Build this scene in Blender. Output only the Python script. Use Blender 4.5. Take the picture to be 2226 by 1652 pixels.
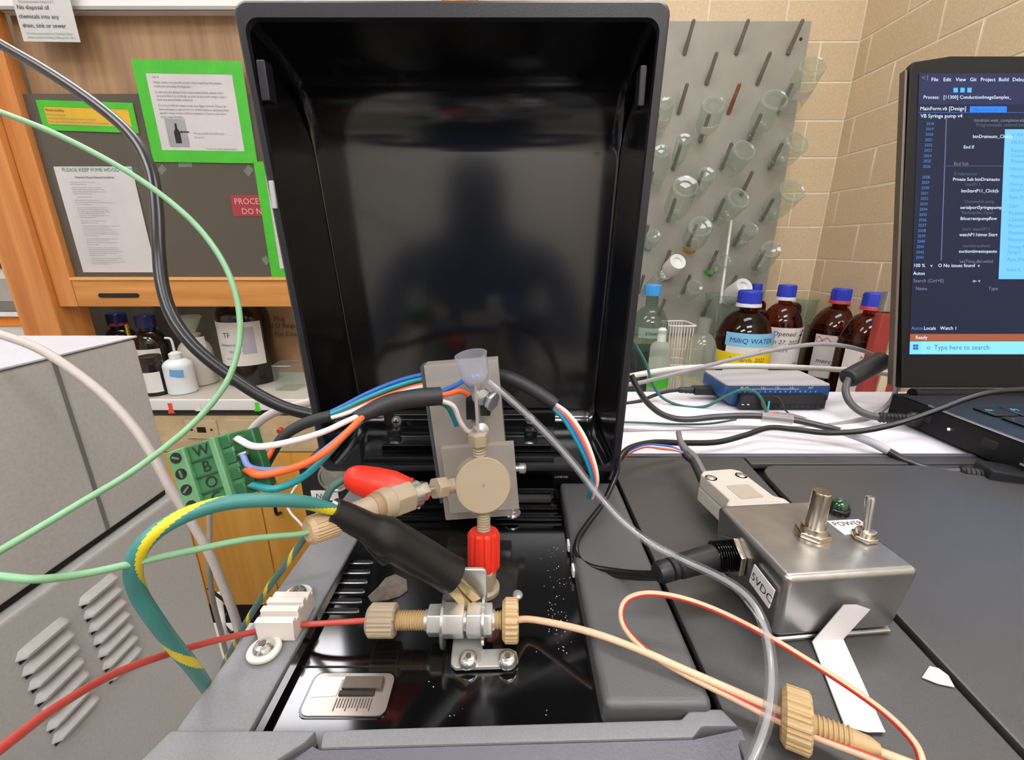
import bpy, bmesh, math, random
from mathutils import Vector, Matrix
random.seed(7)
for o in list(bpy.data.objects): bpy.data.objects.remove(o, do_unlink=True)
sc = bpy.context.scene
COL = sc.collection
PI = math.pi
# ---------------------------------------------------------------- camera
FPX = 940.0                          # focal length in pixels of the 2226 x 1652 frame
PITCH = math.atan(291 / 940.0)       # camera looks down about 17 degrees
CH = 1.30                            # lens height above the floor
cd = bpy.data.cameras.new('camera'); cam = bpy.data.objects.new('camera', cd); COL.objects.link(cam)
cam.location = (0, 0, CH); cam.rotation_euler = (PI/2 - PITCH, 0, 0)
cd.sensor_fit = 'HORIZONTAL'; cd.sensor_width = 36.0; cd.lens = 36.0 * FPX / 2226.0
cd.clip_start = 0.004; cd.clip_end = 50
sc.camera = cam
# ---------------------------------------------------------------- world and exposure
w = bpy.data.worlds.new('world'); sc.world = w; w.use_nodes = True
w.node_tree.nodes['Background'].inputs[0].default_value = (1, 1, 1, 1)
w.node_tree.nodes['Background'].inputs[1].default_value = 0.05
vs = sc.view_settings
vs.view_transform = 'Standard'; vs.look = 'None'; vs.gamma = 1.0; vs.use_curve_mapping = False
vs.exposure = 0.80
LAMP = 13.0                          # strength of the ceiling tubes
# every coordinate below is written relative to the lens: x right, y forward, z up
CP, SP = math.cos(PITCH), math.sin(PITCH)
def ray(u, v):
    a = (u - 1113) / FPX; b = -(v - 826) / FPX
    return Vector((a, CP + b * SP, -SP + b * CP))
def PT(u, v, t): return ray(u, v) * t                       # at depth t
def PZ(u, v, z): d = ray(u, v); return d * (z / d.z)        # on a level surface
def PY(u, v, y): d = ray(u, v); return d * (y / d.y)        # on an upright plane facing us
def PX(u, v, x): d = ray(u, v); return d * (x / d.x)
def PPL(u, v, p, n): d = ray(u, v); return d * (p.dot(n) / d.dot(n))
# ---------------------------------------------------------------- geometry helpers
class G:
    def __init__(s, v=None, f=None, m=None):
        s.v = v or []; s.f = f or []; s.m = m if m is not None else [0] * len(s.f)
    def add(s, o, mi=None):
        n = len(s.v); s.v += [Vector(q) for q in o.v]; s.f += [tuple(i + n for i in f) for f in o.f]
        s.m += (o.m if mi is None else [mi] * len(o.f)); return s
    def xf(s, M): return G([M @ Vector(q) for q in s.v], list(s.f), list(s.m))
    def mv(s, x, y=0, z=0):
        t = Vector(x) if not isinstance(x, (int, float)) else Vector((x, y, z))
        return G([Vector(q) + t for q in s.v], list(s.f), list(s.m))
    def mi(s, i): s.m = [i] * len(s.f); return s
def from_bm(bm):
    bm.verts.ensure_lookup_table(); bm.verts.index_update()
    g = G([v.co.copy() for v in bm.verts], [tuple(v.index for v in f.verts) for f in bm.faces]); bm.free(); return g
def bevel(g, r, seg=2, ang=30):
    bm = bmesh.new(); vs_ = [bm.verts.new(q) for q in g.v]
    for f in g.f:
        try: bm.faces.new([vs_[i] for i in f])
        except ValueError: pass
    bmesh.ops.recalc_face_normals(bm, faces=bm.faces)
    ed = [e for e in bm.edges if len(e.link_faces) == 2 and e.calc_face_angle(0) > math.radians(ang)]
    bmesh.ops.bevel(bm, geom=ed, offset=r, segments=seg, profile=0.5, affect='EDGES', clamp_overlap=True)
    return from_bm(bm)
BF = [(0,3,2,1),(4,5,6,7),(0,1,5,4),(1,2,6,5),(2,3,7,6),(3,0,4,7)]
def box(x0, x1, y0, y1, z0, z1, r=0, seg=2):
    g = G([Vector(q) for q in ((x0,y0,z0),(x1,y0,z0),(x1,y1,z0),(x0,y1,z0),(x0,y0,z1),(x1,y0,z1),(x1,y1,z1),(x0,y1,z1))], list(BF))
    return bevel(g, r, seg) if r else g
def cbox(c, s, r=0, seg=2):
    return box(c[0]-s[0]/2, c[0]+s[0]/2, c[1]-s[1]/2, c[1]+s[1]/2, c[2]-s[2]/2, c[2]+s[2]/2, r, seg)
def prism(pts, z0, z1, r=0, seg=2):
    n = len(pts)
    g = G([Vector((p[0], p[1], z0)) for p in pts] + [Vector((p[0], p[1], z1)) for p in pts],
          [tuple(range(n-1, -1, -1)), tuple(range(n, 2*n))] + [(i, (i+1) % n, n+(i+1) % n, n+i) for i in range(n)])
    return bevel(g, r, seg) if r else g
def rrect(x0, x1, y0, y1, r, n=4):
    p = []
    for cx, cy, a in ((x1-r, y1-r, 0), (x0+r, y1-r, PI/2), (x0+r, y0+r, PI), (x1-r, y0+r, 1.5*PI)):
        for i in range(n+1): t = a + PI/2*i/n; p.append((cx + r*math.cos(t), cy + r*math.sin(t)))
    return p
def ngon(n, r, ph=0): return [(r*math.cos(2*PI*i/n+ph), r*math.sin(2*PI*i/n+ph)) for i in range(n)]
def lathe(prof, seg=24, flute=None, caps=True):
    """prof: list of (r, z) along the axis; flute: function(angle, index) -> radius factor"""
    g = G()
    for k, (r, z) in enumerate(prof):
        for i in range(seg):
            a = 2*PI*i/seg; q = r * (flute(a, k) if flute else 1)
            g.v.append(Vector((q*math.cos(a), q*math.sin(a), z)))
    for k in range(len(prof)-1):
        for i in range(seg):
            j = (i+1) % seg; g.f.append((k*seg+i, k*seg+j, (k+1)*seg+j, (k+1)*seg+i))
    if caps:
        if prof[0][0] > 1e-6: g.f.append(tuple(range(seg-1, -1, -1)))
        if prof[-1][0] > 1e-6: g.f.append(tuple((len(prof)-1)*seg+i for i in range(seg)))
    g.m = [0]*len(g.f); return g
def frame(o, z, x=None):
    """matrix with local z along z, local x as close to x as can be"""
    z = Vector(z).normalized(); x = Vector(x) if x is not None else Vector((1, 0, 0))
    if abs(z.dot(x.normalized())) > 0.99: x = Vector((0, 1, 0))
    x = (x - z*x.dot(z)).normalized(); y = z.cross(x); o = Vector(o)
    return Matrix(((x.x, y.x, z.x, o.x), (x.y, y.y, z.y, o.y), (x.z, y.z, z.z, o.z), (0, 0, 0, 1)))
def rod(a, b, r, seg=12, r2=None):
    a, b = Vector(a), Vector(b)
    return lathe([(r, 0), (r2 if r2 is not None else r, (b-a).length)], seg).xf(frame(a, b-a))
def spline(pts, sub=6):
    P = [Vector(p) for p in pts]
    if len(P) < 3: return P
    out = []
    for i in range(len(P)-1):
        p0 = P[i-1] if i else P[0]*2-P[1]; p1, p2 = P[i], P[i+1]
        p3 = P[i+2] if i+2 < len(P) else P[-1]*2-P[-2]
        for k in range(sub):
            t = k/sub; t2 = t*t; t3 = t2*t
            out.append(0.5*((2*p1)+(p2-p0)*t+(2*p0-5*p1+4*p2-p3)*t2+(3*p1-p0-3*p2+p3)*t3))
    out.append(P[-1]); return out
def tube(pts, r, seg=10, sub=6, stripe=None, smooth=True):
    """swept tube; r a number or a list for the given points; stripe(angle01, length) -> material index"""
    P = spline(pts, sub) if smooth else [Vector(p) for p in pts]
    n = len(P)
    if isinstance(r, (list, tuple)):
        m = len(r)-1; R = []
        for i in range(n):
            t = i/(n-1)*m; k = min(int(t), m-1); R.append(r[k]+(r[k+1]-r[k])*(t-k))
    else: R = [r]*n
    T = [(P[min(i+1, n-1)]-P[max(i-1, 0)]).normalized() for i in range(n)]
    N = T[0].orthogonal().normalized(); g = G(); s = 0; L = []
    for i in range(n):
        if i:
            N = (N - T[i]*N.dot(T[i])).normalized(); s += (P[i]-P[i-1]).length
        L.append(s); B = T[i].cross(N)
        for k in range(seg):
            a = 2*PI*k/seg; g.v.append(P[i]+(N*math.cos(a)+B*math.sin(a))*R[i])
    for i in range(n-1):
        for k in range(seg):
            j = (k+1) % seg; g.f.append((i*seg+k, i*seg+j, (i+1)*seg+j, (i+1)*seg+k))
            g.m.append(stripe((k+.5)/seg, L[i]) if stripe else 0)
    g.f += [tuple(range(seg-1, -1, -1)), tuple((n-1)*seg+k for k in range(seg))]; g.m += [0, 0]
    return g
def patch(r, z0, z1, a0, a1, n=14, th=0.0006):
    """label bent round an upright cylinder; angle 0 faces the camera (-y)"""
    g = G()
    for i in range(n+1):
        a = a0+(a1-a0)*i/n
        for rr in (r, r+th):
            for z in (z0, z1): g.v.append(Vector((rr*math.sin(a), -rr*math.cos(a), z)))
    for i in range(n):
        b = i*4; g.f += [(b+2, b+6, b+7, b+3), (b, b+1, b+5, b+4), (b+1, b+3, b+7, b+5), (b, b+4, b+6, b+2)]
    g.f += [(0, 2, 3, 1), (n*4, n*4+1, n*4+3, n*4+2)]; g.m = [0]*len(g.f); return g
_TX = {}
def txt(s, size, align='LEFT', shear=0, res=2):
    """flat lettering in the local x-y plane, baseline at y = 0"""
    k = (s, align, shear, res)
    if k not in _TX:
        c = bpy.data.curves.new('lettering', 'FONT'); c.body = s; c.size = 1; c.align_x = align; c.resolution_u = res; c.shear = shear
        o = bpy.data.objects.new('lettering', c); COL.objects.link(o)
        me = bpy.data.meshes.new_from_object(o)
        _TX[k] = G([v.co.copy() for v in me.vertices], [tuple(p.vertices) for p in me.polygons])
        bpy.data.objects.remove(o, do_unlink=True); bpy.data.curves.remove(c); bpy.data.meshes.remove(me)
    q = _TX[k]; return G([v*size for v in q.v], list(q.f), list(q.m))
def wrap(g, r, z, a=0):
    return G([Vector((r*math.sin(a+q.x/r), -r*math.cos(a+q.x/r), z+q.y)) for q in g.v], list(g.f), list(g.m))
# ---------------------------------------------------------------- scene graph helpers
MW = {}                                            # object -> its matrix relative to the lens
UP = Matrix.Translation((0, 0, CH))
def place(o, M, parent):
    MW[o] = M
    if parent is None: o.matrix_world = UP @ M
    else: o.parent = parent; o.matrix_parent_inverse = Matrix.Identity(4); o.matrix_basis = MW[parent].inverted() @ M
    return o
def tag(o, label=None, cat=None, group=None, kind=None):
    for k, x in (('label', label), ('category', cat), ('group', group), ('kind', kind)):
        if x: o[k] = x
    return o
def mesh(name, g, mats, ang=38, flat=False):
    me = bpy.data.meshes.new(name); me.from_pydata([tuple(q) for q in g.v], [], g.f); me.update()
    for m in (mats if isinstance(mats, (list, tuple)) else [mats]): me.materials.append(m)
    if any(g.m): me.polygons.foreach_set('material_index', g.m)
    if not flat: me.shade_smooth(); me.set_sharp_from_angle(angle=math.radians(ang))
    return me
def part(name, g, mats, parent=None, ang=38, label=None, flat=False):
    xs = [q.x for q in g.v]; ys = [q.y for q in g.v]; zs = [q.z for q in g.v]
    c = Vector(((min(xs)+max(xs))/2, (min(ys)+max(ys))/2, min(zs)))
    o = bpy.data.objects.new(name, mesh(name, g.mv(-c), mats, ang, flat)); COL.objects.link(o)
    if not flat: wn = o.modifiers.new('weighted_normals', 'WEIGHTED_NORMAL'); wn.keep_sharp = True
    place(o, Matrix.Translation(c), parent)
    if label: o['label'] = label
    return o
def inst(name, me, M, parent=None):
    o = bpy.data.objects.new(name, me); COL.objects.link(o); return place(o, M, parent)
def thing(name, label, cat, loc, group=None):
    o = bpy.data.objects.new(name, None); COL.objects.link(o); o.empty_display_size = 0.02
    return tag(place(o, Matrix.Translation(Vector(loc)), None), label, cat, group)
def solo(name, g, mats, label, cat, group=None, ang=38): return tag(part(name, g, mats, None, ang), label, cat, group)
def struct(name, g, mats, parent=None):
    o = part(name, g, mats, parent)
    if parent is None: o['kind'] = 'structure'
    return o
# ---------------------------------------------------------------- materials
def lin(h):
    h = h.lstrip('#'); r = []
    for i in (0, 2, 4):
        c = int(h[i:i+2], 16)/255; r.append(c/12.92 if c <= 0.04045 else ((c+0.055)/1.055)**2.4)
    return (r[0], r[1], r[2], 1)
_M = {}
def mat(name, col, rough=0.5, metal=0.0, spec=0.5, nz=None, bump=None, rand=0.0, coat=0.0, sss=0.0):
    if name in _M: return _M[name]
    m = bpy.data.materials.new(name); m.use_nodes = True; _M[name] = m
    N = m.node_tree.nodes; L = m.node_tree.links; b = N['Principled BSDF']
    c = lin(col); b.inputs['Base Color'].default_value = c
    b.inputs['Roughness'].default_value = rough; b.inputs['Metallic'].default_value = metal
    b.inputs['Specular IOR Level'].default_value = spec; b.inputs['Coat Weight'].default_value = coat
    tc = N.new('ShaderNodeTexCoord'); src = None
    if sss: b.inputs['Subsurface Weight'].default_value = sss; b.inputs['Subsurface Radius'].default_value = (.004, .003, .002)
    if nz:
        n = N.new('ShaderNodeTexNoise'); n.inputs['Scale'].default_value = nz[0]; n.inputs['Detail'].default_value = 5
        L.new(tc.outputs['Object'], n.inputs['Vector'])
        x = N.new('ShaderNodeMix'); x.data_type = 'RGBA'; k = nz[1]
        x.inputs['A'].default_value = tuple(q*(1-k) for q in c[:3])+(1,); x.inputs['B'].default_value = tuple(min(1, q*(1+k)) for q in c[:3])+(1,)
        r = N.new('ShaderNodeMapRange'); r.inputs['From Min'].default_value = 0.3; r.inputs['From Max'].default_value = 0.7
        L.new(n.outputs['Fac'], r.inputs['Value']); L.new(r.outputs['Result'], x.inputs['Factor']); src = x.outputs['Result']
    if rand:
        oi = N.new('ShaderNodeObjectInfo'); h = N.new('ShaderNodeHueSaturation'); r = N.new('ShaderNodeMapRange')
        r.inputs['To Min'].default_value = 1-rand; r.inputs['To Max'].default_value = 1+rand
        L.new(oi.outputs['Random'], r.inputs['Value']); L.new(r.outputs['Result'], h.inputs['Value'])
        if src: L.new(src, h.inputs['Color'])
        else: h.inputs['Color'].default_value = c
        src = h.outputs['Color']
    if src: L.new(src, b.inputs['Base Color'])
    if bump:
        n = N.new('ShaderNodeTexNoise'); n.inputs['Scale'].default_value = bump[0]; n.inputs['Detail'].default_value = 3
        L.new(tc.outputs['Object'], n.inputs['Vector'])
        u = N.new('ShaderNodeBump'); u.inputs['Strength'].default_value = bump[1]; u.inputs['Distance'].default_value = bump[2]
        L.new(n.outputs['Fac'], u.inputs['Height']); L.new(u.outputs['Normal'], b.inputs['Normal'])
    return m
def wood(name, ca, cb, scale, rough=0.45, axis='Z'):
    """grain runs along the given axis"""
    m = bpy.data.materials.new(name); m.use_nodes = True
    N = m.node_tree.nodes; L = m.node_tree.links; b = N['Principled BSDF']; b.inputs['Roughness'].default_value = rough
    tc = N.new('ShaderNodeTexCoord'); mp = N.new('ShaderNodeMapping')
    s = [scale]*3; s['XYZ'.index(axis)] = scale*0.06; mp.inputs['Scale'].default_value = s
    n = N.new('ShaderNodeTexNoise'); n.inputs['Scale'].default_value = 1; n.inputs['Detail'].default_value = 6; n.inputs['Distortion'].default_value = 0.6
    r = N.new('ShaderNodeValToRGB'); r.color_ramp.elements[0].position = 0.32; r.color_ramp.elements[1].position = 0.68
    r.color_ramp.elements[0].color = lin(ca); r.color_ramp.elements[1].color = lin(cb)
    L.new(tc.outputs['Object'], mp.inputs['Vector']); L.new(mp.outputs['Vector'], n.inputs['Vector'])
    L.new(n.outputs['Fac'], r.inputs['Fac']); L.new(r.outputs['Color'], b.inputs['Base Color']); return m
def glass(name, tint='ffffff', haze=0.0, hazecol='ffffff', ior=1.45, rough=0.03):
    """thin-walled glass or clear plastic: transmits, mirrors at grazing angles, a share of haze"""
    m = bpy.data.materials.new(name); m.use_nodes = True
    N = m.node_tree.nodes; L = m.node_tree.links; N.remove(N['Principled BSDF']); out = N['Material Output']
    t = N.new('ShaderNodeBsdfTransparent'); t.inputs[0].default_value = lin(tint)
    g = N.new('ShaderNodeBsdfGlossy'); g.inputs['Roughness'].default_value = rough
    lw = N.new('ShaderNodeLayerWeight'); lw.inputs['Blend'].default_value = 0.5       # Schlick term, the same on both faces of the wall
    pw5 = N.new('ShaderNodeMath'); pw5.operation = 'POWER'; pw5.inputs[1].default_value = 5.0; L.new(lw.outputs['Facing'], pw5.inputs[0])
    f0 = ((ior-1)/(ior+1))**2
    fr = N.new('ShaderNodeMath'); fr.operation = 'MULTIPLY_ADD'; fr.inputs[1].default_value = 1-f0; fr.inputs[2].default_value = f0; L.new(pw5.outputs[0], fr.inputs[0])
    a = t.outputs[0]
    if haze:
        d = N.new('ShaderNodeBsdfDiffuse'); d.inputs[0].default_value = lin(hazecol)
        tl = N.new('ShaderNodeBsdfTranslucent'); tl.inputs[0].default_value = lin(hazecol)
        h = N.new('ShaderNodeMixShader'); h.inputs[0].default_value = 0.5; L.new(d.outputs[0], h.inputs[1]); L.new(tl.outputs[0], h.inputs[2])
        x = N.new('ShaderNodeMixShader'); x.inputs[0].default_value = haze; L.new(t.outputs[0], x.inputs[1]); L.new(h.outputs[0], x.inputs[2]); a = x.outputs[0]
    y = N.new('ShaderNodeMixShader'); L.new(fr.outputs[0], y.inputs[0]); L.new(a, y.inputs[1]); L.new(g.outputs[0], y.inputs[2])
    L.new(y.outputs[0], out.inputs['Surface']); return m
def emit(name, col, s):
    m = bpy.data.materials.new(name); m.use_nodes = True; b = m.node_tree.nodes['Principled BSDF']
    b.inputs['Base Color'].default_value = lin(col); b.inputs['Emission Color'].default_value = lin(col); b.inputs['Emission Strength'].default_value = s
    b.inputs['Roughness'].default_value = 0.3; return m
WHITE = mat('white_paint', 'e6e4e0', .5); PAPER = mat('paper', 'e2dedb', .8, nz=(14, .05)); PAPER2 = mat('paper_old', 'c6c2c0', .85, nz=(9, .06))
INK = mat('ink_black', '1c1c1e', .8); INKG = mat('ink_grey', '77777a', .8); INKB = mat('ink_blue', '1f2f6e', .7)
BLACKP = mat('black_plastic', '111113', .42, bump=(900, .12, .0004)); BLACKG = mat('black_gloss', '060607', .12, spec=.5)
BLACKM = mat('black_rubber', '17171a', .45); STEEL = mat('steel', 'c6c4be', .36, .75); CHROME = mat('chrome', 'd8d8d6', .2, .9)
ZINC = mat('zinc', 'c0c6ca', .25, .85); PEEK = mat('peek', 'a09078', .45, nz=(60, .04)); PEEK2 = mat('peek_yellow', 'b4976a', .45, nz=(60, .04))
DECK = mat('deck_plastic', '3c3b3a', .40, spec=.9, nz=(2600, .2), bump=(3000, .3, .0002))
ARMG = mat('arm_plastic', '78787a', .45, spec=.5, nz=(2600, .12), bump=(3000, .25, .0002))
GLASS = glass('clear_glass', 'f2f7f4', .07, 'eef6f0', 1.6); AMBER = glass('amber_glass', 'b0692a', .02, '7a3a10', 1.52)
# ---------------------------------------------------------------- ceiling lamps (unseen fittings, more added to even out the light)
TUBE = {k: emit('lamp_diffuser_%d' % k, 'f8f8fd', LAMP*k/10) for k in (5, 8, 9)}; LAMPH = mat('lamp_housing', 'e8e8e6', .5)
CZ = 1.40
for (lx, ly, sx, sy, pwr, lab) in ((-1.02, 1.28, 1.05, .36, 5, 'above the fume hood'), (.50, .62, .9, .34, 5, 'nearest the drying rack'), (-1.35, .15, 1.0, .34, 5, 'over the left end of the bench'),
                                   (.50, -.60, .9, .34, 8, 'behind the camera on the right'), (-1.0, -1.0, 1.0, .34, 9, 'behind the camera on the left'), (.40, -1.75, 1.0, .34, 9, 'nearest the grey double door')):
    t = thing('ceiling_light', 'flat rectangular ceiling light ' + lab, 'ceiling light', (lx, ly, CZ-.06), 'ceiling lights')
    part('housing', box(lx-sx/2-.03, lx+sx/2+.03, ly-sy/2-.03, ly+sy/2+.03, CZ-.045, CZ-.001, .006), LAMPH, t)
    part('diffuser', box(lx-sx/2, lx+sx/2, ly-sy/2, ly+sy/2, CZ-.06, CZ-.0455, .004), TUBE[pwr], t)
# ---------------------------------------------------------------- room shell
XR, YB = 1.05, 1.55                   # right wall and back wall
XL, YF = -2.6, -2.3
MORTAR = mat('mortar', 'e2d6c0', .9, nz=(40, .06)); BRICK = mat('glazed_block', 'cdb896', .55, nz=(220, .10), bump=(300, .2, .0006), rand=.06)
WALLP = mat('wall_paint', 'd6d0c6', .8); CEIL = mat('ceiling_paint', 'e8e6e2', .9); FLOORM = mat('vinyl_floor', '8d8880', .5, nz=(30, .12))
struct('floor', box(XL, XR, YF, YB, -CH-.05, -CH), FLOORM)
struct('ceiling', box(XL, XR, YF, YB, CZ, CZ+.05), CEIL)
wb = struct('wall_back', box(XL, XR+.1, YB, YB+.1, -CH, CZ), MORTAR)
wr = struct('wall_right', box(XR, XR+.1, YF, YB, -CH, CZ), MORTAR)
struct('wall_left', box(XL-.1, XL, YF, YB, -CH, CZ), WALLP)
struct('wall_front', box(XL, XR, YF-.1, YF, -CH, CZ), WALLP)
BH, BL, BJ, BD = .1055, .2332, .0048, .0012
_bm = {}
def brick(width, turn):
    k = (round(width, 4), turn)
    if k not in _bm:
        g = box(-width/2+BJ/2, width/2-BJ/2, -BD, .002, BJ/2, BH-BJ/2, .0012, 1)
        if turn: g = g.xf(Matrix.Rotation(-PI/2, 4, 'Z'))
        _bm[k] = mesh('brick', g, BRICK)
    return _bm[k]
z0 = .5894 - 10*BH
for c in range(14):
    z = z0 + c*BH
    off = .818 if c % 2 == 0 else .9346
    k0 = off - 6*BL
    for i in range(12):                                    # bricks of the back wall right of the hood
        a, b = k0+i*BL, k0+(i+1)*BL
        a, b = max(a, 0.0), min(b, XR)
        if b-a > .01: inst('brick', brick(b-a, False), Matrix.Translation(((a+b)/2, YB, z)), wb)
    off = 1.385 if c % 2 == 0 else 1.50
    for i in range(-4, 3):                                 # bricks of the right wall, running towards us
        a, b = off+i*BL, off+(i+1)*BL
        b = min(b, YB-BD)
        if a > .55 and b-a > .01: inst('brick', brick(b-a, True), Matrix.Translation((XR, (a+b)/2, z)), wr)
# ================================================================ background: fume hood on the left
OAK = wood('oak_post', 'b66c30', 'd69050', 34, .4, 'Z'); OAKX = wood('oak_rail', 'bc7a36', 'da9a56', 40, .4, 'X')
VENEER = wood('veneer_brown', '8e6e50', 'a88662', 60, .55, 'Z'); DOORW = wood('cabinet_wood', 'dc9c40', 'eeb458', 26, .4, 'Z')
SASHG = glass('sash_glass', 'b0aca4', .6, '8e867a', 1.5); HOODIN = mat('hood_lining', '7a7264', .8, nz=(8, .35)); BEIGE = mat('beige_metal', 'c8b088', .55, nz=(25, .18))
HY = 1.15
xl, xr = -1.277, -.10
hood = thing('fume_hood', 'oak framed fume hood with glass sash behind the grey instrument modules', 'fume hood', (-.7, HY+.2, -CH))
part('post', box(xl, -1.178, HY-.035, HY+.06, -.4365, 1.05, .004), OAK, hood)
part('post', box(xr-.05, xr, HY-.035, HY+.36, -.30, 1.05, .004), OAK, hood)
part('sash_stile', box(-1.177, -1.128, HY-.02, HY+.012, -.151, .75, .003), OAK, hood)
rail = part('sash_rail', box(-1.128, xr-.052, HY-.02, HY+.012, -.151, -.0755, .004), OAKX, hood)
part('bead', box(-1.128, xr-.052, HY-.024, HY-.0195, -.0835, -.0765, .0015), mat('bead_light', 'e0a860', .35), rail)
hp = PY(259, 642, HY-.02)
part('finger_slot', prism(rrect(-.052, .052, -.0055, .0055, .0054), 0, .006).xf(frame(hp+Vector((0, .0035, 0)), (0, -1, 0))), BLACKG, rail)
pane = part('sash_pane', box(-1.128, xr-.052, HY-.004, HY, -.078, .335), SASHG, hood)
part('veneer_panel', box(-1.128, xr-.052, HY+.02, HY+.03, .325, .494), VENEER, hood)
part('valance', box(-1.128, xr, HY-.01, HY+.04, .494, .75, .003), WHITE, hood)
part('valance_lip', box(-1.128, xr, HY-.016, HY-.0105, .4905, .497), mat('lip_grey', '9a9690', .5), hood)
part('liner_panel', box(xl, xr, YB-.012, YB-.002, -.41, .7), HOODIN, hood)
part('liner_cheek', box(xl, xl+.008, HY+.061, YB-.013, -.4065, .6), mat('hood_side', '7b7768', .8, nz=(10, .3)), hood)
part('worktop', box(-1.176, xr, HY-.02, YB-.013, -.437, -.4065, .004), mat('worktop', 'b8b2a6', .5, nz=(12, .1)), hood)
part('worktop_edge', box(-1.175, xr, HY-.028, HY-.0205, -.4365, -.404, .004), WHITE, hood)
ap = part('apron', box(xl, xr, HY-.015, HY+.25, -.569, -.458, .002), BEIGE, hood)
part('dark_strip', box(xl, xr, HY-.01, HY+.25, -.458, -.4375), mat('strip_dark', '3d3a36', .6), hood)
for (u, v, c, hh) in ((387-20, 889, 'f2502e', .03), (427, 887, 'ece6de', .022), (556, 886, '52d32c', .026)):
    q = PY(u, v, HY-.0345)
    solo('tape_flag', prism([(-.009, -hh/2), (.010, -hh/2), (.006, 0), (.007, hh/2), (-.005, hh/2), (-.004, 0)], 0, .0006).xf(frame(q+Vector((0, .0055, 0)), (0, -1, 0), (1, 0, 0))),
         mat('tape_'+c, c, .6), {'f2502e': 'orange tape flag hanging on the fume hood edge', 'ece6de': 'white tape flag hanging on the fume hood edge', '52d32c': 'green tape flag hanging on the fume hood edge'}[c], 'tape', 'tape flags on the hood edge')
for (u0, u1, v0, v1, kind) in ((401, 478, 913, 953, 1), (491, 568, 912, 953, 0)):
    a = PY(u0, v0, HY-.0165); b = PY(u1, v1, HY-.0165)
    pl = part('outlet_plate', box(a.x, b.x, HY-.0195, HY-.0155, b.z, a.z, .002), mat('plate_ivory', 'c9b48c', .45), hood)
    if kind:
        cx, cz = (a.x+b.x)/2, (a.z+b.z)/2
        part('switch_slot', box(cx-.012, cx+.012, HY-.021, HY-.0185, cz-.008, cz+.008), BLACKM, pl)
        for s in (-.028, .028): part('plate_screw', lathe([(.004, 0), (.003, .0015)], 10).xf(frame((cx+s, HY-.0195, cz), (0, -1, 0))), mat('screw_dark', '4a4034', .4, .6), pl)
q = PY(610, 935, HY-.02); part('red_knob', lathe([(.008, 0), (.008, .012), (.006, .014)], 14).xf(frame(q+Vector((0, .004, 0)), (0, -1, 0))), mat('knob_red', 'c23a22', .4), hood)
# cabinet with wooden doors under the hood
cab = thing('base_cabinet', 'light wood base cabinet with two doors under the fume hood', 'cabinet', (-.7, HY+.1, -CH))
part('carcass', box(xl, xr, HY+.012, HY+.36, -1.128, -.571), mat('carcass', '9a6a2c', .6), cab)
part('toe_kick', box(xl, xr, HY+.05, HY+.36, -CH, -1.129), mat('kick_black', '15120f', .6), cab)
sx = PY(583, 1150, HY).x
for k, (a, b) in enumerate(((xl, sx-.235), (sx-.232, sx-.0015), (sx+.0015, sx+.235), (sx+.238, xr))):
    d = part('cabinet_door', box(a, b, HY-.012, HY+.010, -1.126, -.573, .003), DOORW, cab)
    if k in (1, 2):
        hx = PY(590, 1050, HY-.03).x if k == 2 else PY(527, 1110, HY).x-.4
        part('door_handle', tube([(hx, HY-.013, -.665), (hx, HY-.032, -.675), (hx+.002, HY-.036, -.72), (hx, HY-.032, -.765), (hx, HY-.013, -.775)], .005, 8, 5), BLACKG, d)
# papers taped to the sash
GREEN = mat('green_tape', '41b227', .6, nz=(30, .08)); YPAP = mat('yellow_paper', 'd4a830', .8, nz=(20, .1))
def paper(name, label, cat, tl, tr, bl, y, m, lines=(), tape=None, th=.0006, ink=INK, group=None):
    """sheet whose three corners are seen at pixels tl, tr, bl on the upright plane y; lines (u, v, size, text, ink)"""
    A, B, C = PY(*tl, y), PY(*tr, y), PY(*bl, y)
    ex = (B-A); wd = ex.length; ex.normalize(); ez = Vector((0, 0, 1)); ht = (A-C).dot(ez)
    M = Matrix(((ex.x, 0, 0, A.x), (ex.y, 0, -1, A.y), (ex.z, 1, 0, A.z), (0, 0, 0, 1)))
    g = prism([(0, -ht), (wd, -ht), (wd, 0), (0, 0)], -th/2, th/2).xf(M)
    o = tag(part(name, g, m), label, cat, group)
    if tape:                                              # tape border strips
        tw = tape
        for (x0, x1, y0, y1) in ((0, wd, -tw, 0), (0, wd, -ht, -ht+tw), (0, tw, -ht+tw, -tw), (wd-tw, wd, -ht+tw, -tw)):
            part('tape_strip', prism([(x0, y0), (x1, y0), (x1, y1), (x0, y1)], th/2, th/2+.0007).xf(M), GREEN, o)
    for (u, v, s, t, k) in lines: part('text_line', txt(t, s*ht).xf(M @ Matrix.Translation((u*wd, -v*ht, th/2+.0009))), k, o, flat=True)
    return o, M, wd, ht
PYP = HY-.006
paper('notice_card', 'white no-disposal notice card at the top left of the sash', 'notice', (12, -52), (140, -50), (40, 90), HY-.03, PAPER2,
      [(.05, .50, .10, 'No disposal of', INK), (.04, .64, .10, 'chemicals into any', INK), (.06, .78, .10, 'drain, sink or sewer', INK), (.10, .89, .05, 'For more information on Chemical Waste', mat('ink_green', '4c9a7a', .8)),
       (.10, .95, .05, 'please contact the Safety Office at ext. 5812', mat('ink_green', '', .8)), (.05, .33, .055, 'The University is committed to protecting', INKG), (.1, .4, .055, 'the environment. Policy 5.3.1', INKG)])
tl = [(.16, .17, .022, 'Dear all,', INK)]
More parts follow.
